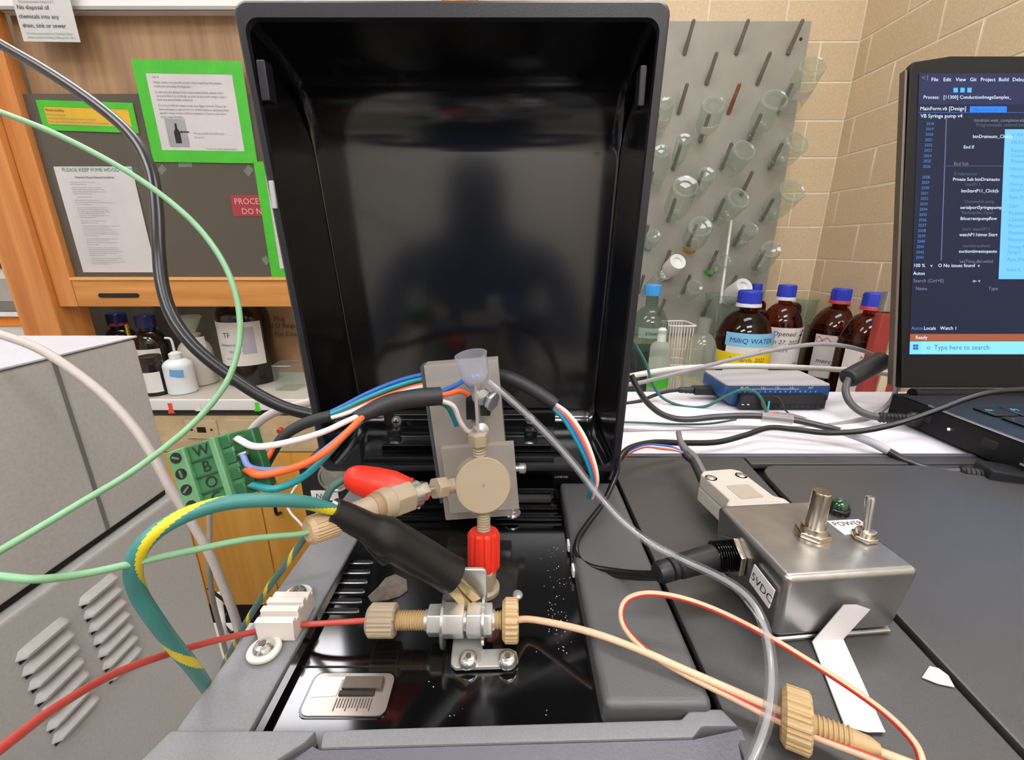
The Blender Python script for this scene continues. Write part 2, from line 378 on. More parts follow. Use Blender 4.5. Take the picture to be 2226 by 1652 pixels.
body = ['Please, make sure you fill out the sheet regarding the solvent', 'bottle you are using for disposal.', '', 'In case you are going to use a new waste bottle, please make', "sure you label it accordingly as soon as you start using it. Don't",
        'leave any waste bottle unlabeled.', '', 'Do not overfill the waste bottle (see figure below). Please, be', 'kind, and place a tape at the top of the bottle to symbolize that', 'specific waste bottle is full (sometimes it is hard to tell when', 'using amber bottles).']
yy = .22
for b in body:
    if b: tl.append((.16, yy, .030, b, INKG)); yy += .037
    else: yy += .018
tl += [(.44, .71, .028, 'Do not overfill the bottle past', INKG), (.44, .75, .028, 'this point!', INKG), (.53, .865, .028, 'Thanks for your collaboration!', INKG)]
o, M, wd, ht = paper('taped_letter', 'large white letter framed in green tape, with a bottle picture', 'notice', (285, 129), (525, 133), (342, 352), PYP, PAPER2, tl, tape=.026)
part('photo_print', prism([(.19*wd, -.84*ht), (.38*wd, -.84*ht), (.38*wd, -.56*ht), (.19*wd, -.56*ht)], .0005, .001).xf(M), mat('photo_grey', '9b989b', .8, nz=(12, .3)), o)
bt = [(-.05, 0), (.05, 0), (.055, .012), (.055, .18), (.02, .24), (.018, .32), (-.018, .32), (-.02, .24), (-.055, .18), (-.055, .012)]
part('bottle_picture', prism([(.285*wd+x*ht*.62, -.805*ht+y*ht*.62) for x, y in bt], .001, .0013).xf(M), INK, o)
part('arrow_print', prism([(.31*wd, -.69*ht), (.335*wd, -.675*ht), (.335*wd, -.684*ht), (.40*wd, -.684*ht), (.40*wd, -.696*ht), (.335*wd, -.696*ht), (.335*wd, -.705*ht)], .001, .0013).xf(M), INK, o)
paper('yellow_notice', 'yellow notice framed in green tape at the left of the sash', 'notice', (78, 217), (288, 224), (93, 283), PYP, YPAP,
      [(.07, .36, .12, 'Waste bottles:', INK), (.07, .50, .085, 'Name: (see data log)', INKG), (.07, .62, .085, 'Date: (when full) of the container when it is emptied', INKG), (.07, .73, .085, 'Please contact the technician if you need the bottle to be emptied', INKG), (.07, .84, .085, 'Caution: keep the bottle closed except while pouring', INKG)], tape=.013)
gl = [(.10, .045, .048, 'PLEASE KEEP FUME HOOD CLOSED', mat('ink_teal', '3f8f7c', .8)), (.24, .105, .026, 'Chemical Waste Disposal Guidelines', INK)]
rnd = random.Random(3)
words = 'all waste containers must be kept closed and labelled with the full name of contents do not mix acids bases oxidizers or solvents in one bottle store flammable liquids away from heat'.split()
yy = .145
for para in (2, 4, 1, 3, 6, 2, 6, 4, 5, 4):
    for k in range(para):
        if yy > .93: break
        gl.append((.16 if para > 1 else .2, yy, .014, ' '.join(rnd.choice(words) for _ in range(9 if k < para-1 else 5)), INKG)); yy += .0185
    yy += .012
paper('guideline_sheet', 'white guideline sheet with a green handwritten heading, low on the sash', 'notice', (116, 362), (286, 362), (183, 592), PYP, PAPER2, gl)
o, M, wd, ht = paper('taped_form', 'white form edged with green tape beside the instrument lid', 'notice', (551, 351), (690, 353), (583, 604), PYP, PAPER2,
      [(.19, .12, .05, 'Waste log', INK)] + [(.16, .2+.06*i, .03, '____________________', INKG) for i in range(11)], tape=.024)
paper('white_sheet', 'plain white sheet behind the large letter, at the lid edge', 'notice', (543, 160), (640, 160), (575, 347), PYP+.003, PAPER2, [(.2, .8, .03, 'Notes', INKG)])
RED = mat('sign_red', '9d2f35', .6)
paper('red_warning_sign', 'dark red sign with white capitals on the sash glass', 'sign', (500, 424), (640, 424), (508, 470), PYP+.0014, RED,
      [(.05, .43, .40, 'PROCESS RUNNING', mat('sign_letter', 'd8a8a8', .7)), (.14, .90, .40, 'DO NOT TOUCH', mat('sign_letter', '', .7))], th=.0008)
TAPEC = glass('clear_tape', 'e6ece8', .45, 'b8c8c0', 1.45)
for i, (u, v, w_, h_, rot) in enumerate(((402, 358, .034, .010, 0), (352, 369, .020, .014, .7), (540, 371, .022, .016, .8), (578, 566, .018, .018, .6))):
    q = PY(u, v, PYP+.0015)
    solo('tape_scrap', prism([(-w_/2, -h_/2), (w_/2, -h_/2), (w_/2, h_/2), (-w_/2*.8, h_/2)], 0, .0005).xf(frame(q, (0, -1, 0), (math.cos(rot), 0, math.sin(rot)))), TAPEC,
         ['clear tape scrap just under the large letter', 'torn clear tape scrap left under the letter', 'clear tape scrap beside the green taped form', 'clear tape scrap at the foot of the taped form'][i], 'tape', 'tape scraps on the sash')
# neighbouring hood at the very left
nb = thing('cupboard', 'white cupboard front with an orange stripe left of the oak post', 'cupboard', (-1.7, 1.3, -CH))
cl = mat('cupboard_white', 'd6d2cc', .5)
NX0, NX1 = -2.3, -1.285
def nbz(v): return PY(20, v, 1.2).z
part('body', box(NX0, NX1, 1.203, YB-.01, -CH, .9), cl, nb)
part('dark_band', box(NX0, NX1, 1.196, 1.204, nbz(583), nbz(566)), mat('band_dark', '3a302c', .6), nb)
part('window_panel', box(NX0, NX1, 1.198, 1.204, nbz(655), nbz(606)), mat('panel_grey', 'aaa49c', .25, nz=(9, .1)), nb)
part('tray', box(NX0, NX1, 1.192, 1.204, nbz(676), nbz(656), .003), mat('panel_tray', '7a726e', .3), nb)
part('ledge', box(NX0, NX1, 1.185, 1.204, nbz(687), nbz(677), .002), WHITE, nb)
part('orange_stripe', box(NX0, NX1, 1.198, 1.2045, nbz(708), nbz(689)), mat('tape_orange', 'f08a1e', .55), nb)
# ---- things inside the hood
def bottle_prof(h, r, rn, hn, sh, base=.004):
    """outer profile: r body, rn neck, hn neck height, sh shoulder height"""
    p = [(r*.3, 0), (r-base, 0), (r, base)]
    zb = h-hn-sh; p.append((r, zb))
    for i in range(1, 9): t = i/8*PI/2; p.append((rn+(r-rn)*math.cos(t)**1.15, zb+sh*math.sin(t)))
    p += [(rn, h-hn*.35), (rn*1.12, h-hn*.33), (rn*1.12, h)]; return p
def ribcap(r, h, n=30): return lathe([(r*.98, 0), (r, h*.06), (r, h*.9), (r*.9, h)], 60, lambda a, k: 1+.02*(1 if math.sin(n*a) > 0 else -1) if k in (1, 2) else 1)
DARKB = mat('brown_bottle_dark', '1b110c', .1, spec=.6); LAB = mat('label_white', 'e2ddd8', .6); BLUEC = mat('cap_blue', '2a3fc0', .4); NAVY = mat('cap_navy', '1d2a66', .4)
HDPE = mat('translucent_plastic', 'd3cec0', .5, sss=.3); HDPE2 = mat('frosted_white', 'dfe2e2', .45, sss=.3)
WZ = -.4065
def at_base(u, v, z): q = PZ(u, v, z); return Vector((q.x, q.y, z))
def bottle(name, label, loc, prof, m, cat='bottle', group=None, cap=None, seg=28):
    t = thing(name, label, cat, loc, group); T = Matrix.Translation(loc)
    part('body', lathe(prof, seg).xf(T), m, t)
    if cap: part('cap', cap[0].mv(0, 0, prof[-1][1]-cap[2]).xf(T), cap[1], t)
    return t, T
L0 = at_base(553, 826, WZ); hB = .33
t, T = bottle('reagent_jug', 'large dark brown jug with a white printed label inside the hood', L0, bottle_prof(.30, .072, .02, .035, .07), DARKB)
part('label', patch(.0722, .065, .195, -1.15, 1.15).xf(T), LAB, t)
part('label_print', G().add(wrap(txt('TF', .022), .0732, .15, -.35)).add(wrap(txt('Methanol HPLC', .010), .0732, .125, -.55)).add(wrap(txt('CH3OH 99.9%', .010), .0732, .105, -.2)).add(wrap(txt('lot 21-0388', .007), .0732, .085, -.35)).xf(T), INK, t, flat=True)
part('label_block', patch(.0728, .10, .18, .35, .85, 6).xf(T), mat('label_grey', 'b4b2ba', .6), t)
L0 = at_base(440, 832, WZ)
t, T = bottle('waste_carboy', 'cloudy plastic waste carboy holding a funnel in the hood', L0, bottle_prof(.155, .046, .020, .02, .045), HDPE)
part('paper_label', patch(.0465, .09, .15, .5, 1.3).xf(T), LAB, t)
fn = thing('funnel', 'clear plastic funnel sitting in the carboy neck', 'funnel', L0+Vector((0, 0, .15)))
part('cone', lathe([(.008, -.02), (.010, 0), (.034, .045), (.036, .047), (.036, .052), (.0335, .052), (.0085, .004), (.006, -.02)], 28, caps=False).xf(Matrix.Translation(L0+Vector((0, 0, .156)))), glass('funnel_plastic', 'eef2ea', .35, 'd8dccc', 1.45), fn)
L0 = at_base(400, 852, WZ)
t, T = bottle('wash_bottle', 'frosted squeeze wash bottle with a blue tape tag', L0, bottle_prof(.115, .0365, .012, .014, .022), HDPE2)
part('screw_cap', lathe([(.016, 0), (.016, .016), (.008, .021)], 24).mv(0, 0, .10).xf(T), HDPE2, t)
part('spout', tube([Vector((0, 0, .118)), Vector((0, 0, .145)), Vector((-.004, 0, .158)), Vector((-.018, 0, .160))], .003, 8, 5).xf(T), HDPE2, t)
part('tape_tag', patch(.0368, .058, .078, -.2, .75).xf(T @ Matrix.Rotation(.12, 4, 'Y')), mat('tape_blue', '68a8d8', .6), t)
for (u, v, h, rr, cc, lab, yel) in ((314, 852, .19, .042, NAVY, 'brown bottle with a navy cap and yellow handle strap in the hood', True), (226, 850, .19, .042, NAVY, 'navy capped bottle half hidden by the grey module', False)):
    L0 = at_base(u, v, WZ) + Vector((.012 if not yel else .0, .09 if not yel else .065, 0))
    t, T = bottle('solvent_bottle', lab, L0, bottle_prof(h*1.05, rr, .02, .03, .055), DARKB, group='solvent bottles in the hood', cap=(ribcap(.024, .036), cc, .02))
    part('label', patch(rr+.0003, .03, .12, -1.1, 1.1).xf(T), LAB, t)
    part('label_print', G().add(wrap(txt('DANGER', .012), rr+.0012, .085, -.6)).add(wrap(txt('Acetone', .012), rr+.0012, .055, -.6)).xf(T), INK, t, flat=True)
    if yel: part('strap', patch(rr+.003, .118, .19, -1.3, -.75, 5, .003).xf(T), mat('strap_yellow', 'f0b81c', .5), t)
    else: part('cap_ring', lathe([(.0245, 0), (.0245, .008)], 24).mv(0, 0, h*1.05-.02).xf(T), mat('ring_red', 'c03a3a', .5), t)
L0 = at_base(345, 856, WZ); L0.y -= .0
t, T = bottle('small_jar', 'short brown jar with a white label in front of the strap bottle', L0, [(.01, 0), (.027, 0), (.028, .003), (.028, .085), (.024, .095), (.024, .1)], DARKB, cap=(lathe([(.027, 0), (.027, .016), (.025, .018)], 24), mat('cap_brown', '2a1a14', .4), .004))
part('label', patch(.0283, .012, .07, -1.2, 1.2).xf(T), LAB, t)
cbm = mat('cardboard', 'b08a62', .85, nz=(25, .08))
a, b = PY(565, 660, 1.40), PY(650, 832, 1.40)
cbx = thing('cardboard_box', 'brown cardboard box with handwriting standing in the hood', 'box', (a.x+.09, 1.45, WZ))
part('box_body', box(a.x, a.x+.17, 1.40, 1.50, WZ, -.10, .002), cbm, cbx)
hw = G()
for k, (s_, zz, xx) in enumerate((('Plug', .115, .036), ('12 U Beige', .092, .010), ('For Dean', .064, .030))):
    hw.add(txt(s_, .022, shear=.15).xf(frame((a.x+xx, 1.3988, WZ+zz+.06), (0, -1, 0), (1, 0, 0))))
part('handwriting', hw, mat('marker_brown', '5a3d28', .8), cbx, flat=True)
L0 = at_base(632, 842, WZ)
bk = thing('glass_beaker', 'small square glass beaker in front of the cardboard box', 'beaker', L0)
part('wall', prism(rrect(-.032, .032, -.032, .032, .008), 0, .075).xf(Matrix.Translation(L0)), GLASS, bk); part('rim', tube([Vector((x, y, .075))+L0 for x, y in rrect(-.032, .032, -.032, .032, .008)]+[L0+Vector((.032, .024, .075))], .0012, 6, 1, smooth=False), GLASS, bk)
# ================================================================ background: counter, drying rack and bottles on the right
ZC = -.463
CTOP = mat('counter_top', 'cfcac0', .45, nz=(10, .06))
ct = thing('counter', 'pale counter along the block wall under the drying rack', 'counter', (.5, 1.25, -CH))
part('top', box(-.05, XR-.006, .93, YB-.006, ZC-.035, ZC, .003), CTOP, ct); part('base', box(-.04, XR-.008, .97, YB-.01, -CH, ZC-.036), mat('counter_base', 'a89c88', .6), ct)
# ---- drying rack
RY = 1.53
rack = thing('drying_rack', 'grey wall mounted peg board drying rack', 'drying rack', (.5, RY, -.28))
part('board', box(.02, .884, RY, YB-.005, -.30, .634, .002), mat('rack_grey', '96948a', .5, nz=(14, .08)), rack)
part('screw_hole', lathe([(.005, 0), (.004, .0008)], 12).xf(frame(PY(1741, 85, RY), (0, -1, 0))), BLACKM, rack)
pegm = mat('peg_grey', '77726a', .5, nz=(20, .15)); pd = Vector((0, -.62, .78))
pegme = mesh('peg', lathe([(.0065, 0), (.006, .02), (.0055, .078), (.004, .082), (0, .0835)], 10), [pegm]); pegru = mesh('peg', lathe([(.0065, 0), (.006, .02), (.0055, .078), (.004, .082), (0, .0835)], 10), [mat('peg_rust', '8a5a36', .7, nz=(40, .3))])
for k in range(11):
    z = .552 - k*.0785
    for i in range(6):
        x = .828 - .155*i - (.0785 if k % 2 else 0)
        if x > .05: inst('peg', pegru if (k == 2 and i == 1) else pegme, frame((x, RY-.001, z), pd), rack)
WPL = mat('white_poly', 'e4e6e4', .45, sss=.2)
hang = [  # mouth px, base px, base width px, neck ratio, material, label
 ((1437, 285), (1447, 224), 34, .45, GLASS, 'clear bottle half hidden at the lid, top of the rack'), ((1526, 302), (1552, 227), 50, .36, GLASS, 'clear round bottle with a white label, upper middle of the rack'),
 ((1717, 232), (1767, 142), 56, .8, GLASS, 'tall wide glass cylinder hanging highest on the rack'), ((1640, 294), (1685, 215), 56, .5, GLASS, 'big clear bottle left below the tall cylinder'),
 ((1469, 363), (1488, 302), 32, .5, GLASS, 'thin clear flask below the upper middle bottle'), ((1577, 374), (1619, 325), 52, .7, GLASS, 'stout clear jar in the middle of the rack'),
 ((1677, 363), (1735, 308), 54, .35, GLASS, 'clear bottle with raised print at the rack edge'), ((1427, 407), (1438, 328), 36, .6, GLASS, 'long clear tube bottle against the lid edge'),
 ((1513, 424), (1537, 378), 38, .5, GLASS, 'small frosted clear vial right of the large flask'), ((1459, 478), (1491, 404), 56, .4, GLASS, 'large clear flask near the lid, mid height'),
 ((1558, 478), (1607, 430), 52, .55, GLASS, 'clear ribbed bottle in the centre of the rack'), ((1659, 478), (1723, 413), 56, .4, GLASS, 'clear bottle with a pale base label, right edge of rack'),
 ((1499, 540), (1523, 492), 52, .5, GLASS, 'clear flask with yellow tape on its neck'), ((1408, 538), (1421, 512), 32, .5, GLASS, 'clear vial with blue tape half behind the lid'),
 ((1601, 531), (1633, 498), 34, .7, GLASS, 'small clear jar with a white label beside the white rod'), ((1641, 594), (1677, 541), 42, .4, GLASS, 'clear bottle lowest at the right edge of the rack'),
 ((1540, 591), (1575, 565), 34, .6, GLASS, 'small clear bottle with green tape on its neck'), ((1446, 597), (1474, 568), 38, .6, WPL, 'white plastic bottle hanging near the lid'),
 ((1487, 647), (1511, 623), 36, .7, GLASS, 'small clear jar lowest in the middle of the rack'), ((1580, 648), (1619, 622), 40, .75, WPL, 'white plastic bottle behind the blue capped bottles'),
 ((1398, 640), (1436, 600), 24, .6, GLASS, 'slim clear flask neck below the white plastic bottle')]
HINT = {1: ('label', LAB), 2: ('label', LAB), 12: ('neck_tape', YPAP), 13: ('neck_tape', mat('tape_blue', '', .6)), 14: ('label', LAB), 16: ('neck_tape', GREEN), 0: ('label', LAB)}
for k, (mp, bp, wpx, nr, m, lab) in enumerate(hang):
    Mo = PY(*mp, RY-.012); d = ray(*bp); r_ = d.z/d.y
    yb = (Mo.z + .62*Mo.y)/(r_ + .62); yb = min(max(yb, RY-.30), RY-.045)
    Bs = d*(yb/d.y); ax = Bs-Mo; L = ax.length; R = wpx/2/FPX*Bs.dot(Vector((0, CP, -SP)))
    nl = min(L*.22, .03) if nr < .65 else L*.12
    sh = min(L*.3, R*1.1)
    pr = [(R*nr*1.15, 0), (R*nr*1.15, nl*.3), (R*nr, nl*.35), (R*nr, nl)]
    for i in range(1, 7): q = i/6*PI/2; pr.append((R*nr+(R-R*nr)*math.sin(q), nl+sh*(1-math.cos(q))))
    pr += [(R, L-.006), (R*.93, L), (R*.55, L-.002), (R*.5, L-.008), (0.0005, L-.010)]
    t = thing('hanging_bottle', lab, 'bottle', Mo, 'bottles drying on the rack'); M = frame(Mo, ax)
    part('body', lathe(pr, 26, caps=False).xf(M), m, t)
    if m is GLASS: part('rim', lathe([(R*.985, L-.008), (R*1.0, L-.003), (R*.93, L+.0008), (R*.8, L-.001)], 26, caps=False).xf(M), glass('rim_glass_%d' % k, 'f2f6f4', .22, 'f2fbf6', 1.5), t)
    if k in HINT:
        nm, mm = HINT[k]
        if nm == 'label': g = patch(R*1.005, L*.42, L*.62, -.9, .5, 8)
        else: g = patch(R*nr*1.2, 0, nl*.8, -1.6, 1.6, 8)
        part(nm, g.xf(M @ Matrix.Rotation(.2 if nm == 'label' else 0, 4, 'Z')), mm, t)
a, b = PY(1590, 478, RY-.03), PY(1566, 660, RY-.10)
solo('white_rod', rod(a, b, .0042, 10), mat('rod_white', 'dcdad2', .5), 'thin white plastic rod leaning across the drying rack', 'rod')
# ---- bottles standing on the counter
REDR = mat('ring_red', '', .5); WRING = mat('ring_white', 'd8d8dc', .5)
def amber(label, u, vtop, y, wpx, ring, extra):
    top = PY(u, vtop, y); tt = y/ray(u, 760).y; R = wpx/2/FPX*tt; h = top.z-ZC; loc = Vector((top.x*1.0, y, ZC))
    q = PY(u, 760, y); loc.x = (top.x+q.x)/2
    t = thing('amber_bottle', label, 'bottle', loc, 'amber solvent bottles on the counter'); T = Matrix.Translation(loc)
    rn = R*.29; ch = .038
    pr = bottle_prof(h-.012, R, rn, .045, .105)
    part('glass_body', lathe(pr, 36).xf(T), AMBER, t)
    lp = bottle_prof(h*.62, R*.95, R*.9, .004, .004); part('liquid', lathe(lp, 30).mv(0, 0, .003).xf(T), mat('amber_liquid', '4a2109', .25), t)
    cp = part('cap', ribcap(rn*1.42, ch).mv(0, 0, h-ch).xf(T), BLUEC, t)
    part('cap_ring', lathe([(rn*1.55, 0), (rn*1.5, .008), (rn*1.42, .010)], 36).mv(0, 0, h-ch-.008).xf(T), ring, cp)
    part('handle', tube([T @ Vector((rn*.9, -.01, h-.058)), T @ Vector((rn*2.0, -.014, h-.062)), T @ Vector((rn*2.2, -.014, h-.085)), T @ Vector((rn*1.3, -.012, h-.105))], .006, 8, 5), AMBER, t)
    if extra: extra(t, T, R, h)
    return t
BTAPE = mat('tape_lightblue', '83c4ea', .6); YTAPE = mat('tape_yellow', 'f4d21c', .6)
def ex1(t, T, R, h):
    part('label', patch(R+.0003, .05, .20, -1.05, 1.25).xf(T), LAB, t)
    part('blue_tape', patch(R+.0012, .190, .228, -1.1, 1.3).xf(T), BTAPE, t); part('yellow_tape', patch(R+.0012, .136, .170, -1.5, .9).xf(T), YTAPE, t)
    part('blue_lettering', wrap(txt('MilliQ WATER', .020, shear=.1), R+.0022, .200, -.95).add(wrap(txt('aug 22', .012), R+.0022, .212, .75)).xf(T), INKB, t, flat=True)
    part('lettering', wrap(txt('29 March, 2022', .016, shear=.2), R+.0022, .147, -.9).add(wrap(txt('F   Water', .012), R+.0014, .174, .1)).xf(T), INK, t, flat=True)
def ex3(t, T, R, h):
    part('label', patch(R+.0003, .10, .225, -1.15, 1.15).xf(T), LAB, t)
    part('lettering', wrap(txt('Opened', .020, shear=.2), R+.0014, .200, -.85).add(wrap(txt('Jan 27, 2022', .018, shear=.2), R+.0014, .175, -.95)).add(wrap(txt('K.M', .018, shear=.2), R+.0014, .150, -.55)).add(wrap(txt('f', .06, shear=.2), R+.0014, .178, .35)).add(wrap(txt('Fisher', .010), R+.0014, .112, .3)).xf(T), INK, t, flat=True)
def hazard(R, z, a, s):
    g = G(); o_ = [(0, -s), (s, 0), (0, s), (-s, 0)]; i_ = [(x*.8, y*.8) for x, y in o_]
    g.v = [Vector((x, y, 0)) for x, y in o_+i_]; g.f = [(k, (k+1) % 4, 4+(k+1) % 4, 4+k) for k in range(4)]; g.m = [0]*4
    return wrap(g, R, z, a)
HRED = mat('hazard_red', 'd0322c', .6)
def ex4(t, T, R, h):
    part('label', patch(R+.0003, .06, .197, -1.3, 1.3).xf(T), LAB, t)
    part('lettering', wrap(txt('F', .034, shear=.2), R+.0014, .165, -.3).add(wrap(txt('TN', .022, shear=.2), R+.0014, .140, -.4)).add(wrap(txt('mercy', .020, shear=.2), R+.0014, .108, -1.1)).add(wrap(txt('Fisher', .012), R+.0014, .088, -.5)).add(wrap(txt('Methanol', .010), R+.0014, .150, .2)).xf(T), INK, t, flat=True)
    part('hazard_diamond', hazard(R+.0014, .178, -.85, .013).xf(T), HRED, t); part('hazard_diamond', hazard(R+.0014, .180, -1.15, .012).xf(T), HRED, t)
    part('code_square', patch(R+.0010, .115, .130, .05, .22, 3).xf(T), INKG, t)
def ex5(t, T, R, h):
    part('label', patch(R+.0003, .06, .195, -1.3, 1.0).xf(T), LAB, t)
    for (z, a) in ((.174, .40), (.148, .62), (.124, .38), (.100, .70)): part('hazard_diamond', hazard(R+.0014, z, a, .016).xf(T), HRED, t)
    part('hazard_print', wrap(txt('!', .016), R+.0014, .168, .38).add(wrap(txt('x', .016), R+.0014, .143, .58)).add(wrap(txt('Nov 2021', .014, shear=.2), R+.0014, .168, -.7)).add(wrap(txt('SF', .014, shear=.2), R+.0014, .150, -.5)).xf(T), INK, t, flat=True)
amber('amber bottle with a blue water tape above a yellow date tape', 1622, 631, 1.27, 112, WRING, ex1)
amber('amber bottle hidden behind the yellow taped amber bottle, blue cap with red ring', 1635, 617, 1.46, 50, REDR, None)
amber('amber bottle handwritten Opened Jan 27 on its white label', 1700, 619, 1.36, 84, WRING, ex3)
amber('amber bottle with big handwritten F and red ringed blue cap', 1820, 627, 1.38, 98, REDR, ex4)
amber('rightmost amber bottle with a column of hazard diamonds', 1888, 636, 1.19, 94, REDR, ex5)
# blue capped green bottle, small dropper, wire basket, clear bottle, glass vessel
loc = Vector((PY(1409, 740, 1.22).x, 1.22, ZC)); h = PY(1409, 626, 1.22).z-ZC
t, T = bottle('green_bottle', 'glass bottle of dark green liquid with a light blue cap', loc, bottle_prof(h, .055, .017, .05, .09), glass('green_glass', 'c8d8d0', .05, 'd8efe4', 1.5), cap=(ribcap(.023, .03), mat('cap_skyblue', '3f9be0', .4), .02))
part('liquid', lathe([(.01, .004), (.052, .004), (.053, .008), (.053, h*.52), (.0, h*.52+.0005)], 28).xf(T), mat('liquid_green', '16382f', .2), t)
part('neck_label', patch(.0440, h*.62, h*.70, -1.0, 1.2).xf(T), LAB, t); part('label', patch(.0555, .09, .17, -.2, 1.2).xf(T), LAB, t)
part('lettering', wrap(txt('ETHANOL', .012), .0456, h*.645, -.5).xf(T), INK, t, flat=True)
loc = Vector((PY(1435, 770, 1.1).x, 1.1, ZC)); h = PY(1435, 717, 1.1).z-ZC
t, T = bottle('dropper_bottle', 'small frosted bottle with a green tape band before the green bottle', loc, bottle_prof(h, .027, .010, .03, .02), glass('frosted', 'e8f0ea', .5, 'dfe8dc', 1.45), cap=(lathe([(.011, 0), (.011, .03), (.007, .035)], 20), HDPE2, .03))
part('tape_band', patch(.0273, h*.42, h*.55, -1.5, 1.3).xf(T), GREEN, t)
loc = Vector((PY(1523, 770, 1.15).x, 1.15, ZC)); h = PY(1523, 692, 1.15).z-ZC
t, T = bottle('clear_bottle', 'clear square glass bottle standing left of the yellow taped amber bottle', loc, bottle_prof(h, .042, .014, .04, .075), glass('bottle_glass', 'eef4f0', .2, 'eef4ee', 1.6))
part('base_glass', lathe([(.01, .002), (.040, .003), (.040, .006), (.0, .012)], 24).xf(T), glass('base_glass', 'e8f2ec', .3, 'e6f2ea'), t)
wm = mat('wire_white', 'e4e0d8', .45)
c0 = PY(1457, 712, 1.25); bw, bd = .078, .09
bas = thing('wire_basket', 'white wire basket behind the clear bottle', 'basket', (c0.x+bw/2, 1.295, ZC))
ht_ = c0.z-ZC
for zz in (0, ht_*.5, ht_): part('hoop', tube([Vector((c0.x+x, 1.25+y, ZC+.004+zz)) for x, y in rrect(0, bw, 0, bd, .012)]+[Vector((c0.x+bw, 1.25+bd-.012, ZC+.004+zz))], .0028, 6, 1, smooth=False), wm, bas)
for i in range(8):
    x = c0.x+.01+i*(bw-.02)/7; part('wire', rod((x, 1.25, ZC+.004), (x, 1.25, ZC+ht_), .0018, 6), wm, bas); part('wire', rod((x, 1.25+bd, ZC+.004), (x, 1.25+bd, ZC+ht_), .0018, 6), wm, bas)
loc = Vector((PY(1572, 700, 1.45).x, 1.45, ZC)); h = PY(1572, 640, 1.45).z-ZC
jar = thing('glass_vessel', 'tall wide clear glass vessel behind the yellow taped amber bottle', 'vessel', loc)
part('wall', lathe([(.02, .004), (.048, .004), (.052, .012), (.052, h*.6), (.058, h*.85), (.068, h), (.065, h), (.055, h*.85), (.049, h*.6), (.049, .014), (.01, .01)], 36, caps=False).xf(Matrix.Translation(loc)), GLASS, jar)
part('rim', tube([loc+Vector((.0665*math.cos(a_*PI/18), .0665*math.sin(a_*PI/18), h)) for a_ in range(37)], .0022, 6, 1, smooth=False), GLASS, jar)
a, b = PY(1775, 640, 1.53), PY(1848, 800, 1.53)
solo('beige_card', box(a.x, b.x+.08, 1.505, 1.515, ZC, a.z, .002), mat('card_beige', 'd6c8a0', .8), 'beige card standing against the wall behind the amber bottles', 'card')
# glass cylinder between the amber bottles
loc = Vector((PY(1738, 740, 1.5).x, 1.5, ZC)); h = PY(1738, 650, 1.5).z-ZC
cy = thing('glass_cylinder', 'narrow clear cylinder between the amber bottles', 'cylinder', loc)
part('wall', lathe([(.03, 0), (.032, .004), (.026, h*.5), (.030, h*.9), (.034, h), (.032, h), (.028, h*.9), (.024, h*.5), (.028, .01)], 26, caps=False).xf(Matrix.Translation(loc)), GLASS, cy)
# red fire blanket case behind the laptop, slanted
rb = mat('red_case', '9e3a34', .45)
q0, q1 = PY(1924, 662, 1.00), PY(1880, 830, 1.00)
ex = thing('red_case', 'red case with a silver top leaning behind the laptop', 'case', (q1.x, 1.03, ZC))
dx = (q0.x-q1.x)/(q0.z-q1.z)
def slant(x0, x1, z0_, z1_, y0, y1, r=.006): 
    return bevel(G([Vector((x0+dx*(z-ZC), y, z)) if s == 0 else Vector((x1+dx*(z-ZC), y, z)) for z in (z0_, z1_) for (s, y) in ((0, y0), (1, y0), (1, y1), (0, y1))], list(BF)), r)
xb = q1.x - dx*(q1.z-ZC)
part('body', slant(xb, xb+.034, ZC, q0.z-.02, 1.00, 1.025), rb, ex); part('top', slant(xb+.002, xb+.034, q0.z-.019, q0.z+.03, 1.002, 1.023, .005), mat('case_silver', 'b9b6b0', .3, .8), ex)
part('cream_strip', slant(xb+.035, xb+.055, ZC, q0.z+.0, 0.998, 1.025, .003), mat('strip_cream', 'd8c8a8', .6), ex); part('red_panel', slant(xb+.056, xb+.10, ZC, q0.z-.12, 1.005, 1.025), rb, ex)
# yellow tape pieces and tray on the counter
for (u, v, l, r_, lab) in ((1412, 806, .11, -.5, 'yellow tape strip on the counter below the green bottle'), (1497, 826, .15, -.45, 'yellow tape strip on the counter below the clear bottle')):
    q = PZ(u, v, ZC+.001); solo('counter_tape', prism([(-l/2, -.014), (l/2, -.014), (l/2, .014), (-l/2, .014)], 0, .0008).xf(Matrix.Translation(q) @ Matrix.Rotation(r_-.5, 4, 'Z')), YTAPE, lab, 'tape', 'yellow tape on the counter')
# ================================================================ bench, grey modules, main instrument
ZB = -.53; ZD = -.135; ZP = -.1390; KP = .1390/.150
bench = thing('lab_bench', 'pale lab bench under the instruments', 'bench', (-.3, .05, -CH))
part('top', box(-1.6, .98, -.22, .505, ZB-.035, ZB, .004), mat('bench_top', 'c9c6c2', .5), bench)
part('carcass', box(-1.5, .95, -.15, .40, -CH, ZB-.036), mat('bench_base', '8a7a62', .6), bench)
MG = mat('module_grey', 'b4b2ae', .45, nz=(350, .06)); MG2 = mat('module_top', 'bcbcc2', .45, nz=(350, .04)); GAPM = mat('gap_black', '0c0c0c', .6)
XS = -.35
up_ = thing('instrument_module', 'light grey instrument module, upper of the two stacked at the left', 'instrument', (-.62, .1, -.238))
part('case', box(-.9, XS, -.25, .395, -.236, -.0815, .003), MG, up_)
part('lid_plate', box(-.902, XS+.001, -.252, .397, -.0815, -.0795, .0008), MG2, up_)
part('seam', box(XS-.002, XS+.0012, .318, .3205, -.234, -.083), mat('seam_grey', '6e6a68', .6), up_)
lo_ = thing('instrument_module', 'light grey louvred instrument module, lower of the two stacked at the left', 'instrument', (-.62, .1, ZB))
